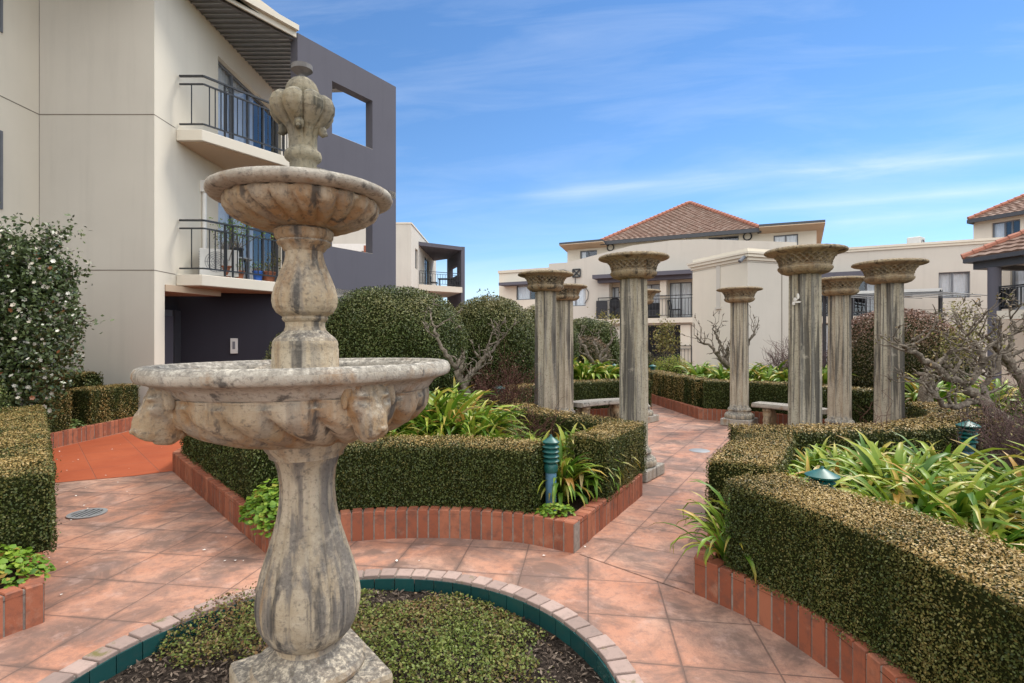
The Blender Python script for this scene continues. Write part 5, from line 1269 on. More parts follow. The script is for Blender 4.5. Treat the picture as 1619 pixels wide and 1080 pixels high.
def bz(px, back=.25):           # a spot on the lower balcony seen at this photo column
    t = (kx(px) * 10.71 + 6.15) / (.64 - kx(px)); p = np.array(line(t)) - n_ * back; return float(p[0]), float(p[1])
x, y = bz(398, .55); pot(x, y, ZS1 + .5, .13, .22, 'charcoal_cover', 'small bushy tree in a dark pot standing on the balcony table', 'lime_leaf', 420, .24, .48, 3)
tb = thing('balcony_table', 'small round table with potted plants on the lower left balcony', 'table', (x, y, ZS1)); b = MB(); b.lathe([(.02, ZS1 + .47), (.30, ZS1 + .47), (.30, ZS1 + .498), (.02, ZS1 + .498)], 24, (x, y)); b.build('table_top', 'grey_metal', tb, True)
for k in range(4): b = MB(); a = PI / 4 + k * PI / 2; b.bar((x + .2 * math.cos(a), y + .2 * math.sin(a), ZS1), (x + .16 * math.cos(a), y + .16 * math.sin(a), ZS1 + .47), .025); b.build('leg', 'black_metal', tb)
x, y = bz(371, .3); pot(x, y, ZS1, .14, .26, 'terracotta', 'twiggy grey-green potted plant at the left of the balcony table', 'shrub_leaf', 260, .24, .62, 4, .04)
x, y = bz(416, .2); pot(x, y, ZS1, .11, .22, 'blue_plastic', 'little plant in a blue pot against the balcony rail', 'lime_leaf', 90, .12, .16, 5, .04)
x, y = bz(435, .25); pot(x, y, ZS1, .16, .24, 'terracotta', 'plant in a wide terracotta pot at the right of the lower balcony', 'yellow_leaf', 160, .16, .34, 6, .05)
x, y = bz(386, .18); pot(x, y, ZS1, .10, .18, 'terracotta', 'small terracotta potted seedling close to the balcony rail', 'lime_leaf', 70, .10, .16, 7, .035)

# neighbour glimpsed through the lower opening
nb = thing('white_building', 'white house wall with a red brick panel seen through the lower screen opening', 'building', (-5.9, 30, 0))
FQ = Facade(560, 30, (1, 0)); w = MB(); FQ.wall(w, -5, 1.4, 0, 7.0, [(FQ.s(571), FQ.s(575), 4.6, 6.6), (FQ.s(579), FQ.s(585), 4.6, 6.4)]); w.build('wall', 'white_paint', nb)
FQ.window(nb, FQ.s(571), FQ.s(575), 4.6, 6.6, (), curtain=None); FQ.window(nb, FQ.s(579), FQ.s(585), 4.6, 6.4, (), curtain=None)
w = MB(); FQ.box(w, FQ.s(575.3), FQ.s(578.6), .003, .03, 4.0, 6.9); w.build('brick_panel', 'brick', nb)

# ---------------- building beyond, left of centre
nn = thing('apartment_building', 'distant cream three-storey block with a corner balcony and grey canopy above the clipped shrubs', 'building', (-7.1, 38, 0))
XN = kx(650) * 38
FN = Facade(650, 38, (0, 1)); FNf = Facade(650, 38, (1, 0)); zp = EYE + 186 / FPX * 38
fl3 = EYE + (540 - 451) / FPX * 41.8
w = MB(); hs = [(FN.s(656.5), FN.s(660.5), EYE + (540 - 424) / FPX * 39.6, EYE + (540 - 392) / FPX * 39.6), (FN.s(671.5), FN.s(680), fl3, EYE + (540 - 405) / FPX * 44), (FN.s(656.5), FN.s(660.5), 3.2, EYE + (540 - 456) / FPX * 39.6), (FN.s(670), FN.s(680), 2.9, 5.0)]
FN.wall(w, 0, 12.5, 0, zp, hs, .25); FNf.wall(w, -6, -.254, 0, zp, [], .25); w.build('wall', 'cream_grey', nn)
w = MB(); FNf.box(w, -6, .03, -.3, .05, zp, zp + .10); FN.box(w, 0.05, 12.5, -.3, .05, zp, zp + .10); w.build('parapet_cap', 'cream_pale', nn)
for h in hs: FN.window(nn, *h[:2], h[2], h[3], (.5,) if h[1] - h[0] > 1.5 else (), .12, .07, None, 'window' if h[3] - h[2] < 2 else 'sliding_door')
w = MB(); can = [(XN + .01, 41.0), (kx(731) * 43.3, 43.3), (kx(715) * 47.5, 47.5), (XN + .01, 49)]; zc = EYE + 150 / FPX * 41.6
w.hexa(can, zc, zc + .28); w.build('canopy', 'screen_grey', nn)
w = MB(); w.hexa(can, fl3 - .45, fl3); w.build('balcony_slab', 'cream_pale', nn)
w = MB(); pA, pB = np.array((kx(735) * 43.4, 43.4)), np.array((kx(712) * 48.2, 48.2)); FC = Facade.__new__(Facade); FC.o = pA; FC.u = (pB - pA) / np.hypot(*(pB - pA)); FC.n = np.array([FC.u[1], -FC.u[0]]); Lc = np.hypot(*(pB - pA))
FC.wall(w, 0, Lc, 0, zc + .3, [(Lc * .28, Lc * .80, fl3 + 1.1, zc - 1.0)], .3); w.build('screen_wall', 'screen_grey', nn)
railing(nn, [(XN + .05, 41.3), (kx(727) * 43.1, 43.1)], fl3, 1.05, .2, .03, (.06, .06))
t = thing('patio_table', 'dark patio table on the distant third-floor balcony', 'table', (-5.3, 44, fl3)); b = MB(); b.box(-6.0, -4.6, 43.6, 44.4, fl3 + .7, fl3 + .76); b.build('table_top', 'charcoal_cover', t)
for sx in (-5.9, -4.7):
    for sy in (43.7, 44.3): b = MB(); b.box(sx - .03, sx + .03, sy - .03, sy + .03, fl3, fl3 + .7); b.build('leg', 'charcoal_cover', t)
for i, (x, lab) in enumerate(((-6.35, 'dark patio chair left of the table on the distant balcony'), (-4.45, 'dark patio chair right of the table on the distant balcony'))):
    t = thing('patio_chair', lab, 'chair', (x, 43.9, fl3), 'patio chairs on the distant balcony'); b = MB(); b.box(x - .25, x + .25, 43.65, 44.15, fl3 + .42, fl3 + .47); b.build('seat', 'charcoal_cover', t)
    b = MB(); sgn = -1 if i == 0 else 1; b.box(x + sgn * .25 - .03, x + sgn * .25 + .03, 43.65, 44.15, fl3 + .47, fl3 + .95); b.build('backrest', 'charcoal_cover', t)
    for sx in (-.22, .22):
        for sy in (-.22, .22): b = MB(); b.box(x + sx - .02, x + sx + .02, 43.9 + sy - .02, 43.9 + sy + .02, fl3, fl3 + .42); b.build('leg', 'charcoal_cover', t)

# ---------------- central balcony building with the hipped tile roof
U = (.895, -.446)
FM = Facade(1000, 29, U); z = FM.z; s = FM.s
mb_ = thing('balcony_building', 'cream two-storey building with a hipped red tile roof and curtained balcony in the centre', 'building', (FM.o[0], FM.o[1], 0))
hw_ = (s(816), s(846), z(830, 474), z(830, 447)); hw2 = (s(893), s(926), z(910, 484), z(910, 455))
rec = (s(963), s(1100), z(1040, 503), z(1040, 437)); gr = (s(1004), s(1094), 0.02, z(1040, 514))
ZP = z(845, 429)
w = MB(); FM.wall(w, s(789), s(868), 0, ZP, [hw_], .25); w.build('wing_wall', 'cream_pale', mb_)
w = MB(); FM.box(w, s(788), s(868), -.3, .08, ZP, ZP + .16); w.build('wing_cap', 'cream', mb_)
ZM = z(897, 415)
w = MB(); FM.wall(w, s(868), s(1260), 0, ZM, [hw2, rec, gr], .25)
gp = [(868, ZM), (897, ZM), (1000, z(1000, 388)), (1062, z(1062, 380)), (1110, z(1110, 378)), (1260, ZM + .2), (1260, ZM)]
# low gabled parapet
pts = [(s(a), zz) for a, zz in gp]; i0 = len(w.v)
for a, b in zip(pts[1:-1], pts[2:-1]):
    for o0, rev in ((0, 0), (-.25, 1)):
        q = [FM.p(a[0], ZM, o0), FM.p(b[0], ZM, o0), FM.p(b[0], b[1], o0), FM.p(a[0], a[1], o0)]; w.quad(q[::-1] if rev else q)
    w.quad([FM.p(a[0], a[1], 0), FM.p(b[0], b[1], 0), FM.p(b[0], b[1], -.25), FM.p(a[0], a[1], -.25)])
w.build('wall', 'cream_grey', mb_)
FM.window(mb_, *hw_, (.72,), curtain=(.05, .72)); FM.window(mb_, *hw2, (.5,), curtain=(0, 1))
# balcony recess: rear wall with sliding doors, slab, posts, railing, awning beam
dp = .7; FR = Facade.__new__(Facade); FR.o = FM.o - FM.n * dp; FR.u = FM.u; FR.n = FM.n
def rs(px): return FR.s(px)
drs = [(rs(964), rs(979), rec[2] + .02, z(1040, 449)), (rs(1014), rs(1046), rec[2] + .02, z(1040, 447)), (rs(1059), rs(1094), rec[2] + .02, z(1040, 446))]
w = MB(); FR.wall(w, rec[0] - .5, rec[1] + 1.2, rec[2], rec[3] + .3, drs, .2)
w.quad([FM.p(rec[0] - .004, rec[2], -.25), FM.p(rec[0] - .004, rec[3], -.25), FM.p(rec[0] - .004, rec[3], -dp), FM.p(rec[0] - .004, rec[2], -dp)]); w.quad([FM.p(rec[1] + .004, rec[2], -.25), FM.p(rec[1] + .004, rec[3], -.25), FM.p(rec[1] + .004, rec[3], -dp), FM.p(rec[1] + .004, rec[2], -dp)])
w.quad([FM.p(rec[0], rec[3] + .004, -.25), FM.p(rec[1], rec[3] + .004, -.25), FM.p(rec[1], rec[3] + .004, -dp), FM.p(rec[0], rec[3] + .004, -dp)])
w.build('balcony_rear_wall', 'cream', mb_)
for dd in drs: FR.window(mb_, *dd, (.5,), .02, .05, (0, 1), 'sliding_door')
w = MB(); FM.box(w, rec[0] - .6, rec[1] + .0, -dp, .25, rec[2] - .26, rec[2] - .005); w.build('balcony_slab', 'cream_pale', mb_)
w = MB(); FM.box(w, s(1044), s(1054), -.4, .12, rec[2], rec[3]); w.build('balcony_post', 'cream_pale', mb_)
w = MB(); FM.box(w, s(943), s(1096), .003, .75, z(1000, 440), z(1000, 434)); FM.box(w, s(948), s(1096), .05, .4, z(1000, 446), z(1000, 440) - .003); w.build('awning', 'screen_grey', mb_)
w = MB(); FM.box(w, s(797), s(842), .003, .7, z(820, 452), z(820, 447.5)); w.build('window_awning', 'screen_grey', mb_)
ss = rec[0] - .55; railing(mb_, [FM.pq(ss, .2), FM.pq(rec[1], .2)], rec[2], 1.15, .16, .02, (.06, .06), True)
w = MB(); FM.box(w, ss - .1, ss + .5, .16, .24, rec[2] + .02, rec[2] + 1.0); FM.box(w, ss - .12, ss - .06, -.0, .2, rec[2] + .02, rec[2] + 1.0); w.build('privacy_panel', 'charcoal_cover', mb_)
# ground floor loggia
w = MB(); FM.box(w, gr[0] - .3, gr[1] + .3, -3.2, -3.0, 0, gr[3] + .3); w.build('loggia_back', 'interior', mb_)
w = MB(); FM.box(w, s(1076), s(1092), -.5, .06, 0, gr[3] - .02); w.build('loggia_post', 'cream_pale', mb_)
railing(mb_, [FM.pq(s(1062), .15), FM.pq(s(1094), .15)], .35, 1.0, .16, .02, (.05, .05))
# square black motif and curved wire over the wall
w = MB(); a, b, c0, c1 = s(906), s(918), z(912, 438), z(912, 426)
for (p, q_) in (((a, c0), (b, c0)), ((b, c0), (b, c1)), ((b, c1), (a, c1)), ((a, c1), (a, c0)), ((a, c0), (b, c1)), ((a, c1), (b, c0))): w.bar(FM.p(*p, .06), FM.p(*q_, .06), .06)
w.tube([FM.p(s(910), c0, .06), FM.p(s(910), z(910, 452), .06)], .02, 6); w.tube([FM.p(s(x), z(x, y), .06) for x, y in ((880, 428), (892, 427), (901, 430), (907, 437))], .02, 6); w.tube([FM.p(s(x), z(x, y), .06) for x, y in ((926, 454), (931, 462), (930, 472), (925, 480))], .02, 6)
w.build('wall_ornament', 'black_metal', mb_)
# recessed upper storey, skillion roofs, hip roof
FU = Facade.__new__(Facade); FU.o = FM.o - FM.n * 3.0; FU.u = FM.u; FU.n = FM.n; us = FU.s; uz = FU.z
uw = [(us(917), us(944), uz(930, 413), uz(930, 396)), (us(1223), us(1262), uz(1242, 391), uz(1242, 371)), (us(1120), us(1168), uz(1150, 384), uz(1150, 373.5))]
ze = uz(953, 382); zl = uz(890, 393); zr = uz(1290, 362)
w = MB(); FU.wall(w, us(897), us(953), 3, uz(920, 394) + .05, [uw[0]], .25); FU.wall(w, us(953), us(1198), 3, ze, [uw[2]], .25); FU.wall(w, us(1198), us(1291), 3, zr, [uw[1]], .25)
e = us(1291); w.quad([FU.p(e, 3, 0), FU.p(e, 3, -6), FU.p(e, zr, -6), FU.p(e, zr, 0)]); e = us(897); w.quad([FU.p(e, 3, 0), FU.p(e, 3, -6), FU.p(e, uz(920, 394), -6), FU.p(e, uz(920, 394), 0)]); w.build('upper_wall', 'cream_pale', mb_)
for k, q_ in enumerate(uw): FU.window(mb_, *q_, (.5,) if k != 2 else (.5,), .1, .06, ((.0, .3), (0, 1), None)[k], 'window')
zl2 = uz(920, 394) + .05
def skill(pa, pb, za, out, nm):
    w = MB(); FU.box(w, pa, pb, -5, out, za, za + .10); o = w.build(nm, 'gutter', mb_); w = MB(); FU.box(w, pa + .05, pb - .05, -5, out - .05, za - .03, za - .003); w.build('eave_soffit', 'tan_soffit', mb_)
def slope_roof(pxs, out, nm):
    w = MB(); w2 = MB(); P = []
    (xa, ya), (xb, yb) = pxs; G = Facade.__new__(Facade); G.o = FU.o + FU.n * out; G.u = FU.u; G.n = FU.n
    sa, sb = G.s(xa), G.s(xb); za, zb = G.z(xa, ya), G.z(xb, yb)
    for d0, d1, mb3 in ((0, .12, w), (-.04, -.004, w2)):
        i = len(mb3.v); zz0, zz1 = za + d0, zb + d0; back = -4.5 - out; dz = -.9
        mb3.v += [G.p(sa, zz0), G.p(sb, zz1), G.p(sb, zz1 + dz, back), G.p(sa, zz0 + dz, back)] + [G.p(sa, za + d1), G.p(sb, zb + d1), G.p(sb, zb + d1 + dz, back), G.p(sa, za + d1 + dz, back)]; mb3.t += [.5] * 8
        for f in ((3, 2, 1, 0), (4, 5, 6, 7), (0, 1, 5, 4), (1, 2, 6, 5), (2, 3, 7, 6), (3, 0, 4, 7)): mb3.f.append(tuple(i + k for k in f)); mb3.mi.append(0)
    w.build(nm, 'gutter', mb_); w2.build('eave_soffit', 'tan_soffit', mb_)
slope_roof(((884, 387), (953, 381)), 1.0, 'skillion_roof'); slope_roof(((1200, 358.5), (1305, 351)), 1.0, 'skillion_roof')
G = Facade.__new__(Facade); G.o = FU.o + FU.n * .5; G.u = FU.u; G.n = FU.n
sa, sb = G.s(950), G.s(1201); zee = G.z(952, 382); sm = G.s(1089); 
apx = .5 * (sa + sb); dpt = (sb - sa) * .98
Yap = (G.o + G.u * apx - G.n * dpt * .5); zap = EYE + (540 - 322) / FPX * Yap[1]
A0, A1, A2, A3 = G.p(sa, zee), G.p(sb, zee), G.p(sb, zee, -dpt), G.p(sa, zee, -dpt); kap = kx(1090); 
# apex slid along the ridge so that it stands at the photo's bearing
tt = (kap * Yap[1] - Yap[0]) / (G.u[0] - kap * G.u[1]); AP = (Yap[0] + G.u[0] * tt, Yap[1] + G.u[1] * tt, zap)
tile_roof(mb_, [(A0, A1, AP, AP), (A1, A2, AP, AP), (A3, A0, AP, AP), (A2, A3, AP, AP)], rows=26)
w = MB()
for q_ in (A0, A1, A2, A3):
    a, b = Vector(q_), Vector(AP)
    for k in range(22): w.tube([a.lerp(b, k / 22) + Vector((0, 0, .06)), a.lerp(b, (k + 1.15) / 22) + Vector((0, 0, .05))], [.13, .10], 8, random.random())
w.build('ridge_cap', 'ridge_tile', mb_)
w = MB(); w.bar((A0[0], A0[1], zee - .10), (A1[0], A1[1], zee - .10), .16, .2); w.bar((A1[0], A1[1], zee - .10), (A2[0], A2[1], zee - .10), .16, .2); w.bar((A3[0], A3[1], zee - .10), (A0[0], A0[1], zee - .10), .16, .2); w.build('gutter', 'gutter', mb_)
for px, py in ((965.5, 391.5), (1182, 374)):
    w = MB(); c = Vector(FU.p(us(px), uz(px, py), .05)); ux = Vector((*FU.u, 0))
    w.tube([c + ux * .2 * math.cos(2 * PI * k / 20) + Vector((0, 0, .2 * math.sin(2 * PI * k / 20))) for k in range(21)], .035, 6, cap=False); w.build('round_vent', 'black_metal', mb_)
w = MB()
for px, py in ((1082, 376),): c = Vector(FU.p(us(px), uz(px, py), .06)); blob(w, c, (.10, .10, .10))
w.build('wall_lamp', 'plastic_white', mb_, 'all')
# things on the central balcony
def rp(px, out): return FM.pq(FM.s(px), out)
x, y = rp(966, -.45); bq = thing('covered_barbecue', 'barbecue under a bunched black cover on the central balcony', 'barbecue', (x, y, rec[2])); w = MB(); blob(w, (x, y, rec[2] + .75), (.55, .35, .38)); blob(w, (x - .2, y, rec[2] + .45), (.42, .33, .5)); blob(w, (x + .25, y, rec[2] + .4), (.4, .33, .5)); blob(w, (x + .1, y, rec[2] + 1.0), (.25, .25, .22)); w.build('cover', 'charcoal_cover', bq, 'all')
x, y = rp(1031, -.4); bx = thing('rattan_sofa', 'dark boxy seat behind the rail of the central balcony', 'seat', (x, y, rec[2])); w = MB(); w.obox((x, y), U, .65, .35, rec[2] + .05, rec[2] + .45); w.build('seat', 'charcoal_cover', bx, bevel=.04); w = MB(); w.obox((x - FM.n[0] * .3, y - FM.n[1] * .3), U, .65, .08, rec[2] + .45, rec[2] + .85); w.build('backrest', 'charcoal_cover', bx, bevel=.04)
for sg in (-1, 1): w = MB(); w.obox((x + U[0] * .6 * sg, y + U[1] * .6 * sg), U, .07, .33, rec[2] + .45, rec[2] + .65); w.build('armrest', 'charcoal_cover', bx)
x, y = rp(1067, -.3); ch = thing('balcony_chair', 'thin-framed black chair on the central balcony', 'chair', (x, y, rec[2])); w = MB(); w.obox((x, y), U, .26, .26, rec[2] + .42, rec[2] + .46); w.build('seat', 'black_metal', ch); w = MB(); w.bar((x - .3, y + .1, rec[2] + .44), (x - .38, y + .12, rec[2] + .95), .05); w.bar((x - .25, y - .1, rec[2] + .44), (x - .33, y - .1, rec[2] + .95), .05); w.bar((x - .38, y + .12, rec[2] + .9), (x - .33, y - .1, rec[2] + .9), .08); w.build('backrest', 'black_metal', ch)
for sx in (-.22, .22):
    for sy in (-.2, .2): w = MB(); w.bar((x + sx, y + sy, rec[2]), (x + sx * .9, y + sy * .9, rec[2] + .42), .035); w.build('leg', 'black_metal', ch)

# ---------------- pale corner tower
kt = thing('corner_tower', 'plain pale cream block with a moulded cornice and security camera behind the columns', 'building', (kx(1182) * 18, 18, 0))
FK1 = Facade(1182, 18, (.34, -.94)); FK2 = Facade(1182, 18, (.94, .33)); zk = FK2.z(1182, 411)
la = FK1.s(1095); lb2 = FK2.s(1262)
w = MB(); FK1.wall(w, la, 0, 0, zk, [], .25); w.build('left_wall', 'cream_pale', kt)
w = MB(); FK2.wall(w, 0, lb2, 0, zk, [], .25); w.build('right_wall', 'cream_grey', kt)  # greyer copy of the block's cream, the shade of this face painted in
w = MB(); c0 = np.array(FK2.pq(0)); cl = np.array(FK1.pq(la)); cr = np.array(FK2.pq(lb2)); bk = cl + (cr - c0)
w.hexa([tuple(c0), tuple(cr), tuple(bk), tuple(cl)], zk - .08, zk - .05); w.build('roof', 'cream_pale', kt)
w = MB()
ctr = (c0 + bk) / 2
for e, z0_, z1_ in ((.05, zk, zk + .10), (.12, zk + .102, zk + .20), (.16, zk + .202, zk + .27)):
    P = []
    for q_ in (c0, cr, bk, cl): v_ = q_ - ctr; P.append(tuple(q_ + v_ / np.hypot(*v_) * e * 1.41))
    w.hexa(P, z0_, z1_)
P = [tuple(ctr + (q_ - ctr) * .8) for q_ in (c0, cr, bk, cl)]
w.hexa([tuple(q_) for q_ in (c0, cr, bk, cl)], zk + .272, zk + .40); w.build('cornice', 'cream_pale', kt)
w = MB(); sA, sB = FK1.s(1133), FK1.s(1139); FK1.box(w, sA, sB, .003, .02, FK1.z(1136, 486), FK1.z(1136, 418)); FK1.box(w, sA - .03, sB + .05, .003, .06, FK1.z(1136, 489), FK1.z(1136, 486)); w.build('wall_groove', 'cream_grey', kt)
w = MB(); sA = FK2.s(1236); FK2.box(w, sA - .012, sA + .012, .002, .012, 0, zk - .01); w.build('render_joint', 'joint', kt)
c = Vector(FK1.p(-.12, FK1.z(1178, 407), .03)); cm = thing('security_camera', 'grey security camera pointing down from the corner of the pale tower', 'camera', tuple(c)); w = MB(); w.tube([c, c + Vector((-.06, -.10, -.02))], .05, 10); w.build('bracket', 'grey_frame', cm); w = MB(); w.tube([c + Vector((-.04, -.12, .0)), c + Vector((-.24, -.20, -.17))], [.055, .06], 12); w.build('barrel', 'grey_frame', cm, True)

# ---------------- right wing with the sail pergola
FW = Facade(1440, 23, U); z, s = FW.z, FW.s
rw = thing('right_wing', 'long low cream wing with a flat parapet and one curtained window at the right', 'building', (FW.o[0], FW.o[1], 0))
ww = (s(1484), s(1534), z(1508, 471), z(1508, 430)); lg = (s(1290), s(1392), z(1350, 500), z(1350, 436)); lg2 = (s(1300), s(1345), .0, z(1320, 512)); zz_ = z(1440, 392.5)
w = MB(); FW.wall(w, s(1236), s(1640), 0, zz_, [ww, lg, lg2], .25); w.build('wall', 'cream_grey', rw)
w = MB(); FW.box(w, s(1236), s(1640), -.3, .06, zz_, zz_ + .10); FW.box(w, s(1236), s(1640), -.3, .10, zz_ + .102, zz_ + .20); w.build('parapet_cap', 'cream_pale', rw)
FW.window(rw, *ww, (.46,), .1, .05, (.03, .97))
FW.window(rw, lg[0], lg[1], lg[2], lg[3], (.2, .4, .6, .8), .3, .06, (.82, 1), 'glazed_doors', depth=1.4)
FW.window(rw, *lg2, (.5,), .2, .06, (0, .5), 'sliding_door', depth=1.0)
w = MB(); FW.box(w, lg[0] - .2, lg[1] + .9, -.25, .5, lg[2] - .30, lg[2] - .006); w.build('balcony_slab', 'cream_pale', rw)
w = MB(); FW.box(w, lg[0] - .2, s(1398), .003, .55, z(1350, 441), z(1350, 431)); w.build('awning', 'screen_grey', rw)
w = MB(); FW.box(w, s(1236), s(1640), .002, .008, 2.9, 2.915); w.build('render_joint', 'joint', rw)
railing(rw, [FW.pq(lg[0], .45), FW.pq(s(1424), .45)], lg[2], 1.0, .14, .02, (.05, .05))
w = MB(); FW.box(w, s(1430), s(1442), .003, .05, z(1436, 468.5), z(1436, 465.5)); w.build('vent_grille', 'black_metal', rw)
pg = thing('sail_pergola', 'white pergola beam with black angled shade blades in front of the right wing', 'pergola', (*FW.pq(s(1380), 1.6), 0))
zb_ = z(1400, 465); o1 = 1.4
w = MB(); w.bar(FW.p(s(1285), zb_, o1), FW.p(s(1475), zb_, o1), .09, .12); w.build('beam', 'plastic_white', pg)
for k, px in enumerate((1300, 1325, 1352, 1378, 1402, 1428, 1455)):
    w = MB(); a = Vector(FW.p(s(px), zb_ - .06, o1)); b = Vector(FW.p(s(px) + 1.9, zb_ - .40, o1 + 1.3)); sd = Vector((*FW.u, 0)) * .28
    i = len(w.v); w.v += [tuple(a - sd), tuple(a + sd), tuple(b), tuple(a - sd + Vector((0, 0, -.02))), tuple(a + sd + Vector((0, 0, -.02))), tuple(b + Vector((0, 0, -.02)))]; w.t += [.5] * 6
    for f in ((0, 1, 2), (5, 4, 3)): w.f.append(f); w.mi.append(0)
    for f in ((0, 3, 4, 1), (1, 4, 5, 2), (2, 5, 3, 0)): w.f.append(f); w.mi.append(0)
    w.build('shade_blade', 'charcoal_cover', pg)
for px in (1300, 1340, 1473):
    w = MB(); a = FW.pq(s(px), o1); w.bar((*a, 0), (*a, zb_), .10); w.build('post', 'charcoal_cover', pg)
q_ = FW.p(s(1458), zz_ + .2, -1.2); ru = thing('rooftop_unit', 'white rooftop air conditioner standing on the parapet of the right wing', 'air conditioner', q_); w = MB(); w.obox(q_[:2], (.8, .6), .32, .25, q_[2] - .2, q_[2] + .42); w.build('casing', 'plastic_white', ru, bevel=.03); w = MB(); w.obox((q_[0] - .0, q_[1] - .0), (.8, .6), .50, .14, q_[2] - .2, q_[2] + .1); w.build('base_frame', 'grey_metal', ru)
w = MB(); nx = np.array([.6, -.8]); c = Vector((q_[0] + .255 * nx[0], q_[1] + .255 * nx[1], q_[2] + .15)); w.tube([c + Vector((.8, .6, 0)) * .14 * math.cos(2 * PI * k / 16) + Vector((0, 0, .14 * math.sin(2 * PI * k / 16))) for k in range(17)], .03, 5, cap=False); w.build('fan_grille', 'grey_frame', ru)

# ---------------- far right house and tiled pavilion
FV = Facade(1580, 27, (.447, -.894)); z, s = FV.z, FV.s
hv = thing('tile_roofed_house', 'cream upper storey with a red hipped tile roof at the right edge', 'building', (FV.o[0], FV.o[1], 0))
zv = z(1540, 349); wv = (s(1568), s(1613), z(1590, 384), z(1590, 349.5)); sl_ = s(1539)
w = MB(); FV.wall(w, sl_, s(1760), 0, zv, [wv], .25); w.quad([FV.p(sl_, 0, 0), FV.p(sl_, 0, -6), FV.p(sl_, zv, -6), FV.p(sl_, zv, 0)]); w.build('wall', 'cream_pale', hv)
FV.window(hv, *wv, (.45, .7), .1, .06, (0, .45)); 
cu = [x for x in col.objects if x.name.startswith('window') and x.parent == hv][0]
G = Facade.__new__(Facade); G.o = FV.o + FV.n * .45; G.u = FV.u; G.n = FV.n
a0, a1 = G.s(1531), G.s(1740); ze_ = G.z(1531, 348); D_ = 7.0; rise = 2.15
E0, E1, E2, E3 = G.p(a0, ze_), G.p(a1, ze_), G.p(a1, ze_, -D_), G.p(a0, ze_, -D_); T0, T1 = G.p(a0 + D_ / 2, ze_ + rise, -D_ / 2), G.p(a1 - 1, ze_ + rise, -D_ / 2)
tile_roof(hv, [(E0, E1, T1, T0), (E3, E0, T0, T0), (E2, E3, T0, T1)], rows=18); w = MB()
for A_, B_2 in ((E0, T0), (E3, T0), (T0, T1)):
    a, b = Vector(A_), Vector(B_2)
    for k in range(18): w.tube([a.lerp(b, k / 18) + Vector((0, 0, .06)), a.lerp(b, (k + 1.1) / 18) + Vector((0, 0, .05))], [.12, .10], 8)
w.build('ridge_cap', 'ridge_tile', hv); w = MB(); w.bar((*E0[:2], ze_ - .08), (*E1[:2], ze_ - .08), .14, .18); w.bar((*E0[:2], ze_ - .08), (*E3[:2], ze_ - .08), .14, .18); w.build('gutter', 'gutter', hv)

FP = Facade(1570, 15.5, (.18, -.984)); z, s = FP.z, FP.s
pv = thing('tiled_pavilion', 'tiled balcony roof on a round dark column at the right edge', 'building', (FP.o[0], FP.o[1], 0))
ze_ = z(1531, 410); a0, a1 = s(1530), s(1760); D_ = 5.0; rise = 1.6
E0, E1, E3, E2 = FP.p(a0, ze_, .2), FP.p(a1, ze_, .2), FP.p(a0, ze_, -D_), FP.p(a1, ze_, -D_); T0, T1 = FP.p(a0 + 2.5, ze_ + rise, -2.5), FP.p(a1, ze_ + rise, -2.5)
tile_roof(pv, [(E0, E1, T1, T0), (E3, E0, T0, T0), (E2, E3, T0, T1)], rows=12); w = MB()
a, b = Vector(E0), Vector(T0)
for k in range(14): w.tube([a.lerp(b, k / 14) + Vector((0, 0, .05)), a.lerp(b, (k + 1.1) / 14) + Vector((0, 0, .04))], [.11, .09], 8)
w.build('ridge_cap', 'ridge_tile', pv)
w = MB(); FP.box(w, a0 + .05, a1, .12, .24, ze_ - .13, ze_ - .01); FP.box(w, a0 - .02, a0 + .10, -D_, .12, ze_ - .13, ze_ - .01); FP.box(w, a0 + .2, a1, -.15, .05, ze_ - .34, ze_ - .132); FP.box(w, a0 + .2, a0 + .4, -D_, -.15, ze_ - .34, ze_ - .132); w.build('gutter', 'gutter', pv)
w = MB(); FP.box(w, a0 + .4, a1, -D_, -.15, ze_ - .20, ze_ - .14); w.build('eave_soffit', 'cream_pale', pv)
cxp, cyp = FP.pq(s(1570), -.05); w = MB(); w.lathe([(.155, 0), (.155, ze_ - .34)], 28, (cxp, cyp)); w.build('column', 'screen_grey', pv, True)
zsl = z(1590, 491); w = MB(); FP.box(w, s(1578), a1, -3, .05, zsl - .25, zsl); w.build('balcony_slab', 'cream_pale', pv)
FPb = Facade.__new__(Facade); FPb.o = FP.o - FP.n * 2.2; FPb.u = FP.u; FPb.n = FP.n; bw = (FPb.s(1597), FPb.s(1660), zsl + .01, zsl + 2.0)
w = MB(); FPb.wall(w, FPb.s(1574), a1, 0, ze_ - .2, [bw], .2); w.build('wall', 'cream', pv); FPb.window(pv, *bw, (.5,), .08, .06, (0, 1), 'sliding_door')
railing(pv, [FP.pq(s(1580), -.02), FP.pq(a1, -.02)], zsl, .68, .09, .03, (.06, .06), second=.05)
w = MB(); FP.box(w, s(1580), s(1603), -.10, -.06, zsl + .05, zsl + .6); w.build('privacy_panel', 'charcoal_cover', pv)

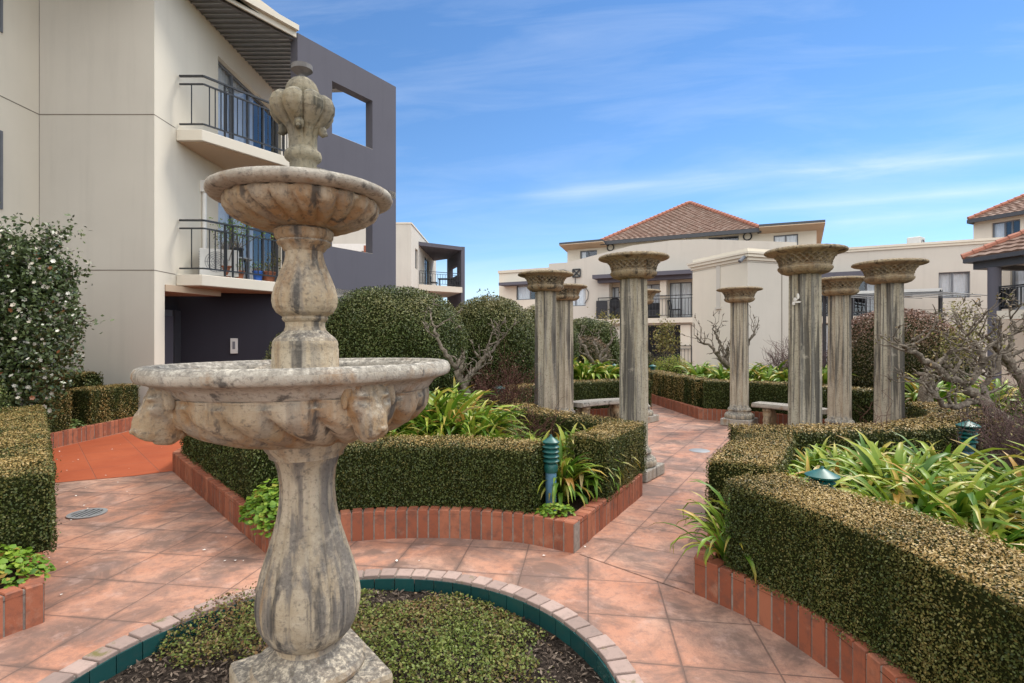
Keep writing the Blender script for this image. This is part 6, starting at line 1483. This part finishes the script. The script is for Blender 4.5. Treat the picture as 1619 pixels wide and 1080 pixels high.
# ================================================================ CAMERA, SUN, SKY
cam_d = bpy.data.cameras.new('camera'); cam_o = bpy.data.objects.new('camera', cam_d); col.objects.link(cam_o)
cam_o.location = (0, 0, EYE); cam_o.rotation_euler = (R(90), 0, 0); cam_d.sensor_width = 36; cam_d.lens = FPX / 1619 * 36; cam_d.clip_end = 3000; cam_d.clip_start = .05
scene.camera = cam_o
SUN_EL, SUN_AZ = R(52), R(52)            # azimuth clockwise from straight ahead
sd_ = bpy.data.lights.new('sun', 'SUN'); so_ = bpy.data.objects.new('sun', sd_); col.objects.link(so_)
sd_.energy = 2.1; sd_.angle = R(15); sd_.color = (1, .94, .85)
dirv = Vector((math.sin(SUN_AZ) * math.cos(SUN_EL), math.cos(SUN_AZ) * math.cos(SUN_EL), math.sin(SUN_EL)))
so_.rotation_euler = dirv.to_track_quat('Z', 'Y').to_euler(); so_.location = (0, 0, 20)
wd_ = bpy.data.worlds.new('World'); scene.world = wd_; wd_.use_nodes = True; nt = wd_.node_tree; nt.nodes.clear()
N = lambda t, **k: (lambda x: ([setattr(x, a, b) for a, b in k.items()], x)[1])(nt.nodes.new(t))
sky = N('ShaderNodeTexSky', sky_type='NISHITA', sun_disc=False, sun_elevation=SUN_EL, sun_rotation=SUN_AZ, altitude=600, air_density=1.0, dust_density=0.0, ozone_density=4.0)
tc = N('ShaderNodeTexCoord'); sep = N('ShaderNodeSeparateXYZ'); nt.links.new(tc.outputs['Generated'], sep.inputs[0])
def wm(op, a, b=None, clamp=False):
    x = N('ShaderNodeMath', operation=op, use_clamp=clamp)
    for i, v in enumerate((a, b)):
        if v is None: continue
        if isinstance(v, bpy.types.NodeSocket): nt.links.new(v, x.inputs[i])
        else: x.inputs[i].default_value = v
    return x.outputs[0]
yy = wm('MAXIMUM', sep.outputs[1], .12); uu = wm('DIVIDE', sep.outputs[0], yy); vv = wm('DIVIDE', sep.outputs[2], yy)
vr = wm('SUBTRACT', vv, wm('MULTIPLY', uu, .085))
cb_ = N('ShaderNodeCombineXYZ'); nt.links.new(wm('MULTIPLY', uu, 1.3), cb_.inputs[0]); nt.links.new(wm('MULTIPLY', vr, 9.0), cb_.inputs[1])
n1 = N('ShaderNodeTexNoise'); nt.links.new(cb_.outputs[0], n1.inputs['Vector']); n1.inputs['Scale'].default_value = 1.6; n1.inputs['Detail'].default_value = 7; n1.inputs['Roughness'].default_value = .6; n1.inputs['Distortion'].default_value = .5
r1 = N('ShaderNodeValToRGB'); nt.links.new(n1.outputs['Fac'], r1.inputs[0]); r1.color_ramp.elements[0].position = .44; r1.color_ramp.elements[1].position = .72
def band(c, wdt): return wm('SUBTRACT', 1.0, wm('POWER', wm('DIVIDE', wm('SUBTRACT', vr, c), wdt), 2.0), True)
def band_(c, wdt, lo):
    q = wm('ABSOLUTE', wm('DIVIDE', wm('SUBTRACT', vr, c), wdt)); q = wm('SUBTRACT', 1.0, q, True)
    x = wm('DIVIDE', wm('SUBTRACT', uu, lo), .12, True); return wm('MULTIPLY', wm('MULTIPLY', q, q), x)
b1 = wm('MULTIPLY', band_(.268, .042, .0), .85); b2 = wm('MULTIPLY', band_(.205, .03, .30), .6); b3 = wm('MULTIPLY', band_(.17, .03, .5), .5)
soft = wm('MULTIPLY', r1.outputs[0], .12)
hor = wm('MULTIPLY', wm('SUBTRACT', 1.0, wm('DIVIDE', vv, .17), True), wm('ADD', wm('MULTIPLY', n1.outputs['Fac'], .8), .1))
cl = wm('ADD', wm('MULTIPLY', wm('ADD', wm('ADD', b1, b2), b3), wm('ADD', wm('MULTIPLY', n1.outputs['Fac'], .9), -.12)), wm('ADD', soft, hor), True)
cl = wm('MULTIPLY', cl, wm('GREATER_THAN', sep.outputs[2], 0.0))
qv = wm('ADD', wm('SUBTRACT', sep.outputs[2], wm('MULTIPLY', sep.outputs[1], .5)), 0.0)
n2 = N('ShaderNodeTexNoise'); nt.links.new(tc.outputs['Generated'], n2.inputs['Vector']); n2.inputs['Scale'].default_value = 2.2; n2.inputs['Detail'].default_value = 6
over = wm('MULTIPLY', wm('SUBTRACT', wm('ADD', qv, wm('MULTIPLY', wm('SUBTRACT', n2.outputs['Fac'], .5), .5)), .24), 2.6, True)  # unseen bright cloud overhead and behind the camera, added as fill light
hsv = N('ShaderNodeHueSaturation'); hsv.inputs['Saturation'].default_value = 1.13; hsv.inputs['Value'].default_value = 1.0; nt.links.new(sky.outputs[0], hsv.inputs['Color'])
mixc = N('ShaderNodeMix', data_type='RGBA'); nt.links.new(cl, mixc.inputs[0]); nt.links.new(hsv.outputs[0], mixc.inputs[6]); mixc.inputs[7].default_value = (6.5, 7.0, 7.8, 1)
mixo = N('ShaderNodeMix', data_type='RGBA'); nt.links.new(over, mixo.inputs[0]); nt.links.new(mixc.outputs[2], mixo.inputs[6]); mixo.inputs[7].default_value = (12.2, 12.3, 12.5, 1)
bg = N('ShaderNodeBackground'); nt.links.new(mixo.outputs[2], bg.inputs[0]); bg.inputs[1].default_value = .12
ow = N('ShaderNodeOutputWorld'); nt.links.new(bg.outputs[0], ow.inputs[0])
vs = scene.view_settings; scene.display_settings.display_device = 'sRGB'; vs.view_transform = 'Standard'; vs.look = 'None'; vs.gamma = 1; vs.exposure = 0.5; vs.use_curve_mapping = False
scene.cycles.max_bounces = 6; scene.cycles.transparent_max_bounces = 8; scene.cycles.use_denoising = True; scene.cycles.sample_clamp_indirect = 6
